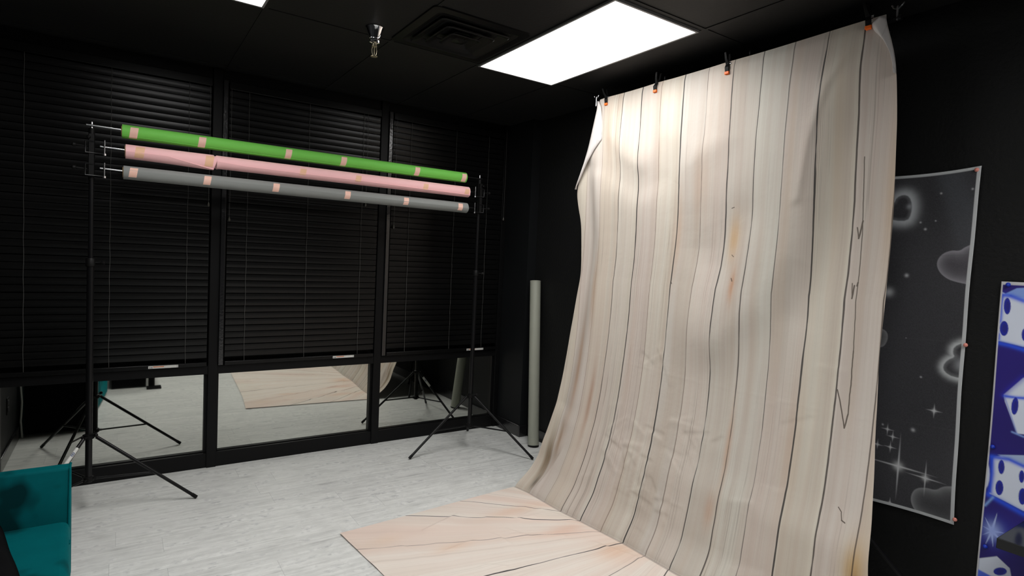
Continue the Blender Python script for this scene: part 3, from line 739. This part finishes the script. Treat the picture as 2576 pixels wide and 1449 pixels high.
# fabric back (white), shown where corners fold over
g = G('white_fabric_back'); x, y, z = g.pos(); n = g.noise(g.vec(x, y*3, z), 5, 3)
w3 = (y*8.0+z*3.0+n*1.6); sw = (w3-w3.round()).abs()
g.color(g.mix(sw.map(.0, .05, .28, 0), g.mix(n, sr(200, 194, 191), sr(214, 209, 206)), sr(150, 142, 138))).set(Roughness=.65); M['back'] = g.m
def flap(fold, tip, nm='folded_corner', lift=.012):
    n, m_ = len(fold), 10; Q = np.zeros((n, m_, 3))
    for i in range(n):
        for j in range(m_):
            s = j/(m_-1); a, b = np.array(fold[i]), np.array(tip[i]); q = a*(1-s)+b*s
            q[0] -= .004+lift*math.sin(math.pi*min(1, s*1.0+.0))*1.0+s*.008; Q[i, j] = q
    return gridobj(nm, Q, M['back'], bd, smooth=True, solid=.0015)
def rs(pts, n): # resample polyline
    p = np.array(pts); L = np.concatenate([[0], np.cumsum(np.linalg.norm(np.diff(p, axis=0), axis=1))])
    t = np.linspace(0, L[-1], n); return np.stack([np.interp(t, L, p[:, k]) for k in range(3)], 1)
zz = np.linspace(2.742, 2.15, 24)
fold = [(float(sm(q, PZ, PX, .03))-.004, float(sm(q, LZ, LY)), q) for q in zz]
tipL = np.concatenate([rs([(2.77, 3.10, 2.74), (2.77, 3.075, 2.70), (2.782, 3.068, 2.60), (2.785, 3.067, 2.479)], 12), rs([(2.785, 3.075, 2.470), (2.786, 3.135, 2.419), (2.79, 3.217, 2.331), (2.796, 3.289, 2.224), (2.799, 3.342, 2.15)], 12)])
flap(fold, tipL)
zz = np.linspace(2.742, 2.49, 16)
fold = [(float(sm(q, PZ, PX, .03))-.004, float(sm(q, RZ, RY)), q) for q in zz]
tipR = np.concatenate([rs([(2.77, 1.29, 2.742), (2.765, 1.318, 2.735), (2.765, 1.321, 2.723)], 5), rs([(2.768, 1.318, 2.71), (2.773, 1.31, 2.695), (2.775, 1.277, 2.657), (2.778, 1.241, 2.6), (2.78, 1.221, 2.544), (2.782, 1.214, 2.49)], 11)])
flap(fold, tipR, lift=.03)
for o in list(bd.children):
    if o.name.startswith('folded_corner'): o['label'] = 'folded corner showing the white back of the fabric'
# small pleat at the left edge near the floor
Q = np.zeros((16, 10, 3))
for i in range(16):
    s = i/15
    for j in range(10):
        r_ = j/9; base = Vector((2.364, 3.15, .004)).lerp(Vector((2.56, 3.14, .27)), s); out = Vector((-.010-.028*math.sin(math.pi*s)**.8, .14*(1-s)**.8, .01))
        q = base+out*(1-r_)+Vector((-.012*math.sin(math.pi*r_)*(1-s), 0, 0)); Q[i, j] = (q.x-.010, q.y, q.z)

# ------------------------------------------------------------------ backdrop bar, stand and clamps
bar = thing('backdrop_crossbar', 'black horizontal bar carrying the wood-print backdrop', 'bar', (2.79, 2.2, 2.74))
bm = bmesh.new(); tube(bm, [(2.800, 3.13, 2.738), (2.800, 1.22, 2.738)], .0125, 16); obj('bar_tube', bm, M['steel'], bar, smooth=True)
for yy in (2.54, 1.95): 
    bm = bmesh.new(); tube(bm, [(2.800, yy-.02, 2.738), (2.800, yy+.02, 2.738)], .016, 16); obj('bar_joint', bm, M['plastic'], bar, smooth=True)
    bm = bmesh.new(); knob(bm, (2.792, yy, 2.755), (0, 0, 1), .014, .006); obj('knob', bm, M['plastic'], bar, smooth=True)
for yy, s in ((3.165, 1), (1.235, -1)):
    bm = bmesh.new(); tube(bm, [(2.792, yy, 2.725), (2.792, yy, 2.79)], .0045, 8)
    for q in (-1, 1): tube(bm, [(2.792, yy, 2.775), (2.792+q*.004, yy+q*.018, 2.785), (2.792, yy+q*.024, 2.798)], .0035, 6)
    obj('wing_nut', bm, M['zinc'], bar, smooth=True)
tripod(2.90, 3.12, [(3.05, 3.40), (2.72, 3.42), (3.0, 2.78)], 2.735, 'black tripod stand behind the far end of the backdrop', joints=(1.2, 2.0), group='stands behind the backdrop', name='backdrop_stand', hub=.42, low=.18)
tripod(2.92, 1.32, [(3.06, .90), (3.08, 1.72), (2.80, 1.55)], 2.735, 'black tripod stand behind the near end of the backdrop', joints=(1.2, 2.0), group='stands behind the backdrop', name='backdrop_stand', hub=.42, low=.18)
for yy in (3.12, 1.32):
    bm = bmesh.new(); box(bm, 2.785, 2.882 if yy > 2 else 2.902, yy-.012, yy+.012, 2.710, 2.728); obj('bar_bracket', bm, M['plastic'], bar)
def clamp(y, z, lean, label, dx=0):
    t = thing('spring_clamp', label, 'clamp', (2.765, y, z), 'orange tipped clamps on the backdrop bar'); Xc = 2.772+dx
    for s, nm in ((-1, 'handle'), (1, 'handle')):
        bm = bmesh.new(); sh = Vector((0, lean, 0))
        pts = [Vector((Xc+s*.013, y, z+.012)), Vector((Xc+s*.017, y, z+.035)), Vector((Xc+s*.006, y+lean*.3, z+.055)), Vector((Xc-s*.0+s*.016, y+lean*.6, z+.08)), Vector((Xc+s*.020, y+lean, z+.118))]
        wd = [.012, .0125, .011, .0075, .0065]
        ringp = None
        for p, w_ in zip(pts, wd):
            r_ = [bm.verts.new(p+Vector((dx, dy*w_, 0))) for dx, dy in ((-.0035, -1), (.0035, -1), (.0035, 1), (-.0035, 1))]
            if ringp:
                for k in range(4): bm.faces.new((ringp[k], ringp[(k+1) % 4], r_[(k+1) % 4], r_[k]))
            else: bm.faces.new(r_)
            ringp = r_
        bm.faces.new(ringp[::-1]); hd = obj('handle', bm, M['plastic'], t, smooth=True, bevel=.0015)
        bm = bmesh.new(); box(bm, Xc+s*.013-.006, Xc+s*.013+.005, y-.0135, y+.0135, z-.002, z+.013)
        box(bm, Xc+s*.008-.004, Xc+s*.008+.004, y-.0115, y+.0115, z-.004, z+.004); obj('rubber_tip', bm, M['orange'], t, bevel=.002)
    bm = bmesh.new(); tube(bm, [(Xc, y-.015, z+.055), (Xc, y+.015, z+.055)], .006, 12); obj('pivot_spring', bm, M['zinc'], t, smooth=True)
clamp(3.028, 2.702, .035, 'spring clamp with orange tips at the far left end of the backdrop bar')
clamp(2.586, 2.697, -.012, 'spring clamp with orange tips, second from the left on the backdrop bar')
clamp(2.065, 2.686, .012, 'spring clamp with orange tips near the middle of the backdrop bar')
clamp(1.33, 2.708, .02, 'spring clamp with orange tips at the right end of the bar by the curled corner', -.014)

# ------------------------------------------------------------------ hearts tapestry
PTS = lambda L: [wallpt(*p) for p in L]
def poster_grid(ys, zs): return np.meshgrid(ys, zs)
ys = np.concatenate([np.arange(.985, 1.42, .0026), np.arange(1.43, 1.86, .02)]); zs = np.arange(.49, 2.119, .0026)
s_ = (zs-.49)/(2.119-.49)
YY = np.zeros((len(zs), len(ys))); ZZ = YY.copy()
for i, zz in enumerate(s_):
    y_edge = .992*zz+.983*(1-zz) + .010*math.sin(math.pi*zz)*(1)
    YY[i] = ys-.985+y_edge
ZB = .5135-.0556*(YY-.985)+.004*np.sin((YY-.985)*9); ZT = 2.117-.045*(YY-.985)-.006*np.sin((YY-.985)*9)
ZZ = ZB + (ZT-ZB)*s_[:, None]
nn = lambda fu, fv, sd: vnoise(YY, ZZ, fu, fv, sd)
base = np.ones(YY.shape+(3,))*np.array((.054, .054, .060))
grain = (np.random.RandomState(2).rand(*YY.shape)-.5)
base *= (1+.35*(nn(6, 3, 1)-.5)+.35*grain)[..., None]
streak = np.exp(-(((YY-1.12)+(ZZ-1.85)*-.38+.12)/.05)**2)*sst(1.3, 2.0, ZZ)+np.exp(-(((YY-1.02)+(ZZ-1.7)*-.30)/.03)**2)*sst(1.45, 1.9, ZZ)*.6
base = base + streak[..., None]*np.array((.018, .022, .026))
def glow(px, py, r, a, c=(.45, .47, .5)):
    global base
    y_, z_ = wallpt(px, py); base = lay(base, a*np.exp(-(np.hypot(YY-y_, ZZ-z_)/r)**2), c)
def soft_heart(L, inner, edgec, a=.75):
    global base
    sd = sdf(smooth_poly(PTS(L), 2), YY, ZZ); ins = sst(.002, -.002, sd)
    base = lay(base, ins*.95, inner); base = base*(1+(.25*grain*ins)[..., None])
    base = lay(base, ins*a*np.exp(sd/.020), edgec)
def ring_heart(L, thick, c):
    global base
    sd = sdf(smooth_poly(PTS(L), 1), YY, ZZ)
    base = lay(base, .97*sst(-.003, .003, sd)*np.exp(-np.maximum(sd, 0)**2/(thick*thick)), tuple(q*1.25 for q in c))
    base = lay(base, .5*sst(-.02, 0, sd)*sst(.003, -.003, sd)*.5, c)
ring_heart([(2225, 530), (2232, 505), (2242, 508), (2252, 512), (2258, 498), (2275, 490), (2290, 495), (2297, 515), (2294, 540), (2285, 556), (2255, 556), (2235, 548)], .030, (.42, .44, .46))
glow(2290, 520, .012, .6)
soft_heart([(2490, 605), (2450, 614), (2430, 622), (2417, 632), (2395, 630), (2370, 640), (2357, 662), (2365, 685), (2385, 702), (2410, 710), (2442, 716), (2480, 728), (2510, 680)], (.085, .080, .092), (.42, .41, .45))
soft_heart([(2190, 840), (2205, 830), (2222, 826), (2235, 836), (2236, 852), (2230, 866), (2222, 873), (2205, 874), (2190, 870)], (.10, .10, .105), (.35, .35, .36))
ring_heart([(2450, 862), (2425, 862), (2402, 872), (2399, 888), (2405, 898), (2386, 905), (2374, 920), (2378, 935), (2400, 948), (2440, 952), (2470, 920)], .019, (.45, .47, .48))
glow(2424, 918, .030, .65); 
soft_heart([(2440, 1218), (2405, 1222), (2375, 1222), (2357, 1233), (2330, 1225), (2303, 1228), (2292, 1250), (2298, 1275), (2315, 1292), (2350, 1312), (2410, 1330), (2440, 1290)], (.060, .060, .066), (.36, .37, .38))
def star(px, py, L, w_, g_, a=.95, hy=0, full=None):
    global base
    y_, z_ = wallpt(px, py); dy, dz = YY-y_, ZZ-z_ - hy*(YY-y_)
    f1 = np.maximum(0, 1-np.abs(ZZ-z_)/L)*a; m1 = f1*np.exp(-(dy/(w_*(.35+.65*f1)))**2)
    L2 = full or L; f2 = np.maximum(0, 1-np.abs(dy)/L2)*a; m2 = f2*np.exp(-(dz/(w_*(.35+.65*f2)))**2)
    base = lay(base, np.clip(np.maximum(m1, m2)*1.3, 0, 1), (.62, .63, .65)); base = lay(base, .85*np.exp(-(np.hypot(dy, ZZ-z_)/g_)**2), (.68, .69, .7))
star(2262, 1172, .17, .004, .020, full=.17); star(2330, 1202, .09, .003, .013, full=.09)
star(2352, 1033, .037, .0028, .008); star(2235, 1079, .034, .0022, .006); star(2248, 1098, .034, .0022, .006); star(2210, 1117, .03, .0022, .006); star(2242, 1124, .034, .0022, .006); star(2241, 1264, .03, .0022, .006)
for px, py, r in ((2299, 1081, .008), (2330, 577, .005), (2283, 693, .008), (2238, 735, .02), (2450, 476, .004), (2370, 487, .004), (2356, 556, .003), (2318, 560, .004), (2319, 948, .004), (2223, 1067, .004), (2282, 850, .002)): glow(px, py, r, .9, (.55, .56, .58))
for zf in (1.72, 1.33, .93): base = lay(base, .25*np.exp(-((ZZ-zf+(YY-1.1)*.06)/.0022)**2), (.09, .09, .095))
yd = YY-(YY[:, :1]); bord = np.minimum(np.minimum(yd, ZZ-ZB), ZT-ZZ)
base = lay(base, sst(.0155, .0125, bord), (.56, .58, .59))
g = G('dark_hearts_print_fabric'); x, y, z = g.pos(); g.color(g.attr('print')).set(Roughness=.7); g.p.inputs['Specular IOR Level'].default_value = .3
g.bump(g.noise(g.vec(x, y*2, z), 5, 3), .15, .02); M['hearts'] = g.m
XX = 3.122 - .004*vnoise(YY, ZZ, 5, 3, 4) - .006*np.exp(-(yd/.05)**2)*np.sin(ZZ*7)**2
t = thing('hearts_tapestry', 'dark grey fabric wall hanging printed with glowing hearts and stars', 'wall hanging', (3.12, 1.2, .5))
gridobj('printed_fabric', np.stack([XX, YY, ZZ], -1), M['hearts'], t, uv=np.stack([YY, ZZ], -1), col=base, solid=.0012)

# ------------------------------------------------------------------ blue dice tapestry
ys = np.concatenate([np.arange(.70, .888, .0024), ]); ys = np.concatenate([np.arange(.60, .70, .004), ys]); zs = np.arange(.13, 1.617, .0026)
YY, ZZ = np.meshgrid(ys, zs); YY = YY + (.002*np.sin(ZZ*5))
base = np.ones(YY.shape+(3,))*np.array(sr(38, 22, 128)); grain = np.random.RandomState(3).rand(*YY.shape)-.5
base = lay(base, .5*vnoise(YY, ZZ, 8, 5, 7), sr(24, 14, 84))
def poly(L, c, soft=.0015, a=1.0, sm_=0):
    global base
    p = PTS(L); p = smooth_poly(p, sm_) if sm_ else p; sd = sdf(p, YY, ZZ); base = lay(base, a*sst(soft, -soft, sd), c); return sd
def edge(L, c, wd, a=1.0):
    global base
    p = PTS(L); d_ = np.full(YY.shape, 1e9)
    for (a0, b0), (a1, b1) in zip(p, p[1:]):
        ex, ez = a1-a0, b1-b0; t_ = np.clip(((YY-a0)*ex+(ZZ-b0)*ez)/(ex*ex+ez*ez), 0, 1); d_ = np.minimum(d_, np.hypot(YY-a0-ex*t_, ZZ-b0-ez*t_))
    base = lay(base, a*np.exp(-(d_/wd)**2), c)
WHT, LB, MB, DB = sr(222, 230, 246), sr(140, 172, 240), sr(36, 84, 235), sr(26, 40, 165)
def pip(cx, cy, rx, ry, sh=0):
    L = [(cx+rx*math.cos(a)-sh*math.sin(a)*.3, cy+ry*math.sin(a)) for a in [k*math.pi/8 for k in range(16)]]
    poly([(x+ -2.5, y+1) for x, y in L], sr(216, 226, 240), .002, .8); poly(L, DB, .0012); poly([(cx+(x-cx)*.55+1, cy+(y-cy)*.6) for x, y in L], sr(34, 34, 130), .003, .8)
# upper die
poly([(2524, 735), (2545, 745), (2760, 770), (2760, 860), (2576, 872), (2515, 856), (2518, 800)], WHT, .002)
poly([(2524, 742), (2560, 725), (2760, 715), (2760, 780), (2576, 755), (2540, 742)], LB, .002, .9)
edge([(2524, 742), (2545, 745), (2576, 757), (2760, 775)], MB, .010, .9); edge([(2524, 745), (2520, 800), (2514, 856)], MB, .006, .8)
edge([(2512, 862), (2540, 868), (2580, 880), (2760, 895)], MB, .010, .9); edge([(2515, 856), (2576, 870)], sr(170, 190, 235), .003, .7)
pip(2536, 770, 9, 21); pip(2528, 826, 11, 19); pip(2580, 842, 8, 16)
# middle die
poly([(2527, 992), (2576, 950), (2760, 930), (2760, 1110), (2560, 1090), (2530, 1010)], WHT, .002)
edge([(2527, 994), (2545, 975), (2576, 950)], sr(40, 40, 190), .012, .5); edge([(2530, 996), (2560, 1000), (2760, 1012)], MB, .007, .95); edge([(2529, 998), (2545, 1045), (2560, 1090)], sr(120, 140, 215), .003, .7); edge([(2548, 1086), (2576, 1098), (2760, 1105)], LB, .004, .8)
pip(2555, 1021, 9, 22, 6)
# lower die
poly([(2500, 1148), (2530, 1146), (2760, 1190), (2760, 1310), (2576, 1284), (2493, 1240), (2497, 1190)], WHT, .002)
poly([(2512, 1143), (2600, 1145), (2760, 1160), (2760, 1190), (2576, 1172), (2540, 1156)], sr(170, 190, 225), .002)
edge([(2498, 1148), (2540, 1155), (2576, 1172), (2760, 1195)], MB, .010, .9); edge([(2498, 1150), (2498, 1190), (2492, 1240)], MB, .009, .9)
edge([(2490, 1244), (2530, 1266), (2576, 1292), (2760, 1320)], MB, .012, .9); edge([(2493, 1240), (2530, 1258), (2576, 1282)], sr(190, 205, 240), .003, .7)
pip(2521, 1174, 8, 18); pip(2516, 1226, 10, 19); pip(2572, 1198, 7, 16); pip(2574, 1248, 10, 21)
poly([(2487, 1160), (2492, 1185), (2490, 1215), (2478, 1235), (2470, 1200), (2480, 1150)], WHT, .003, .9, 1)
edge([(2480, 1270), (2500, 1250)], sr(130, 170, 235), .005, .9)
# star burst
for ex, ey in ((2511, 1288), (2480, 1300), (2474, 1322), (2474, 1344), (2500, 1375), (2530, 1340), (2526, 1365), (2480, 1370)):
    poly([(2497-(ey-1335)*.09, 1335+(ex-2497)*.09), (ex, ey), (2497+(ey-1335)*.09, 1335-(ex-2497)*.09)], sr(196, 212, 240), .0015)
cy_, cz_ = wallpt(2500, 1334); base = lay(base, np.exp(-(np.hypot((YY-cy_), (ZZ-cz_)*.8)/.028)**2)*.95, sr(190, 208, 240)); base = lay(base, .35*np.exp(-(np.hypot(YY-cy_, ZZ-cz_)/.06)**2), MB)
# bottom die
poly([(2466, 1403), (2510, 1398), (2542, 1428), (2560, 1520), (2455, 1520)], WHT, .002); poly([(2462, 1430), (2500, 1450), (2520, 1520), (2450, 1520)], MB, .004, .9); pip(2518, 1436, 17, 10)
base = lay(base, np.maximum(sst(.610, .607, YY-.002*np.sin(ZZ*5)), np.maximum(sst(.0075, .0055, .888-YY+.002*np.sin(ZZ*5)), sst(.016, .014, 1.6165-ZZ))), sr(206, 206, 208))
g = G('blue_dice_print_fabric'); x, y, z = g.pos(); g.color(g.attr('print')).set(Roughness=.55); g.bump(g.noise(g.vec(x, y*2, z), 4, 3), .12, .02); M['dice'] = g.m
XX = 3.122 - .003*vnoise(YY, ZZ, 5, 3, 6)
t = thing('dice_tapestry', 'blue and white wall hanging printed with tumbling dice at the right edge', 'wall hanging', (3.12, .6, .1))
gridobj('printed_fabric', np.stack([XX, YY, ZZ], -1), M['dice'], t, uv=np.stack([YY, ZZ], -1), col=base, solid=.0012)
def pin(px, py, mat, label, group):
    y_, z_ = wallpt(px, py, 3.115); bm = bmesh.new()
    Mx = Matrix.Translation((3.117, y_, z_)) @ Matrix.Rotation(-math.pi/2, 4, 'Y')
    lathe(bm, [(.0075, 0), (.009, .002), (.008, .006), (.0045, .0095), (.001, .0105)], 16, Mx); o = obj('push_pin', bm, mat, None, smooth=True); tag(o, label, 'pin', group)
pin(2457, 427, M['pinkpin'], 'pink push pin at the top right corner of the hearts hanging', 'pink push pins')
pin(2429, 868, M['pinkpin'], 'pink push pin halfway down the hearts hanging', 'pink push pins')
pin(2402, 1307, M['pinkpin'], 'pink push pin at the bottom right corner of the hearts hanging', 'pink push pins')
pin(2536, 716, M['bluepin'], 'blue push pin at the top corner of the dice hanging', 'blue push pins')
pin(2497, 1124, M['bluepin'], 'blue push pin on the left edge of the dice hanging above the lowest full die', 'blue push pins')
pin(2478, 1375, M['bluepin'], 'blue push pin low on the left edge of the dice hanging, under the starburst', 'blue push pins')

# ------------------------------------------------------------------ black desk at the right edge
t = thing('side_table', 'glossy black side table standing under the dice hanging', 'table', (2.95, .4, 0))
bm = bmesh.new(); box(bm, 2.80, 3.105, -.05, .745, .592, .632); obj('tabletop', bm, M['desk'], t, bevel=.003)
bm = bmesh.new(); box(bm, 2.86, 3.09, .62, .655, 0, .592); obj('side_panel', bm, M['blacktex'], t)
bm = bmesh.new(); box(bm, 2.86, 3.09, 0.0, .035, 0, .592); obj('side_panel', bm, M['blacktex'], t)
bm = bmesh.new(); box(bm, 3.05, 3.08, .035, .62, .1, .592); obj('back_panel', bm, M['blacktex'], t)

# ------------------------------------------------------------------ teal velvet seat, lower left
t = thing('velvet_chaise', 'teal velvet low-backed seat in the lower left corner', 'sofa', (-.4, 2.7, 0))
def soft_box(name, x0, x1, y0, y1, z0, z1, mat, bev=.03, M_=None):
    bm = bmesh.new(); box(bm, x0, x1, y0, y1, z0, z1, M_); return obj(name, bm, mat, t, bevel=bev)
SX = -.178
def flared(name, dx, y1, z0, z1, bev):
    bm = bmesh.new(); pl = [(XL+.03, y1), (SX+dx, y1), (SX+dx, 3.16), (-.150+dx, 2.70), (-.090+dx, 2.0), (-.12+dx, 1.93), (XL+.03, 1.93)]
    a = [bm.verts.new((x, y, z0)) for x, y in pl]; b = [bm.verts.new((x, y, z1)) for x, y in pl]
    for k in range(7): bm.faces.new((a[k], a[(k+1) % 7], b[(k+1) % 7], b[k]))
    bm.faces.new(a); bm.faces.new(b[::-1]); return obj(name, bm, M['velvet'], t, bevel=bev)
flared('seat_base', -.004, 3.26, .02, .26, .012)
flared('seat_cushion', .003, 3.235, .255, .348, .03)
# reclined back: inner face slopes from the seat up to the rear top edge
bm = bmesh.new(); nx = 2; prof = [(3.225, .25), (3.26, .45), (3.305, .562), (3.345, .570), (3.375, .56), (3.40, .3), (3.40, .02), (3.26, .02)]
ra = [bm.verts.new((XL+.03, a, b)) for a, b in prof]; rb = [bm.verts.new((SX, a, b)) for a, b in prof]
for k in range(len(prof)): bm.faces.new((ra[k], ra[(k+1) % 8], rb[(k+1) % 8], rb[k]))
bm.faces.new(ra); bm.faces.new(rb[::-1]); obj('backrest', bm, M['velvet'], t, bevel=.010)
bm = bmesh.new(); tube(bm, [(SX-.002, a, b) for a, b in [(3.232, .30), (3.258, .45), (3.300, .560), (3.345, .571), (3.376, .560)]], .0045, 8); obj('piping', bm, M['velvet'], t, smooth=True)
bm = bmesh.new(); tube(bm, [(SX+.004, a, b) for a, b in [(3.2, .262), (3.17, .262), (3.165, .262)]], .004, 8); obj('piping', bm, M['velvet'], t, smooth=True)
bm = bmesh.new(); box(bm, XL+.04, SX-.004, 3.398, 3.408, .02, .55); p = obj('rear_shade_panel', bm, M['blacktex'], t); p['label'] = 'rear of the teal seat, coloured black for its unlit side'  # black sheet over the teal back, its shade put into the colour
# black blanket lying on the seat
bm = bmesh.new(); K, L_ = 16, 22; rows = []
for i in range(L_):
    s = i/(L_-1); xe = -.418+(.200)*s; yy = 3.222-.87*s
    rows.append([bm.verts.new((-.625+(xe+.625)*j/(K-1), yy, .358+.026*min(1, (K-1-j)/1.5)*(1 if 0 < i else .2)+.006*math.sin(j*.9+i*.7))) for j in range(K)])
for a, b in zip(rows, rows[1:]):
    for j in range(K-1): bm.faces.new((a[j], a[j+1], b[j+1], b[j]))
o = obj('folded_blanket', bm, M['blacktex'], None, smooth=True); sd_ = o.modifiers.new('solid', 'SOLIDIFY'); sd_.thickness = .012; sd_.offset = 1
tag(o, 'black cloth lying across the left side of the teal velvet seat', 'blanket')

# ------------------------------------------------------------------ things only seen mirrored in the lower panes
t = thing('low_bench', 'low black bench near the camera, mirrored in the lower window pane', 'bench', (.05, 1.6, 0))
bm = bmesh.new(); box(bm, -.07, .36, 1.05, 1.86, .26, .36); obj('cushion', bm, M['blacktex'], t, bevel=.02)
bm = bmesh.new(); box(bm, -.06, .26, 1.08, 1.80, .0, .26); obj('skirt', bm, M['blacktex'], t)
bm = bmesh.new(); box(bm, .28, .34, 1.80, 1.86, .0, .26); obj('leg', bm, M['blacktex'], t)
bm = bmesh.new(); box(bm, .26, .40, 1.84, 1.95, .0, .022); obj('foot', bm, M['blacktex'], t, bevel=.004)
bm = bmesh.new(); tube(bm, [(XL+.016, 3.43, .62), (XL+.017, 3.43, .45), (XL+.03, 3.44, .3), (XL+.022, 3.44, .14), (XL+.03, 3.43, .006)], .006, 8)
tag(obj('wall_cable', bm, M['white_cable'], None, smooth=True), 'pale cable hanging down the left wall, mirrored in the lower left pane', 'cable')
t = thing('wall_outlet', 'black wall outlet mirrored low in the leftmost window pane', 'outlet', (XL, 3.95, .4))
bm = bmesh.new(); box(bm, XL, XL+.006, 3.90, 3.98, .33, .45); obj('cover_plate', bm, M['plastic'], t, bevel=.002)
bm = bmesh.new(); box(bm, XL+.006, XL+.009, 3.92, 3.96, .35, .38); box(bm, XL+.006, XL+.009, 3.92, 3.96, .40, .43); obj('socket', bm, M['ink'], t)
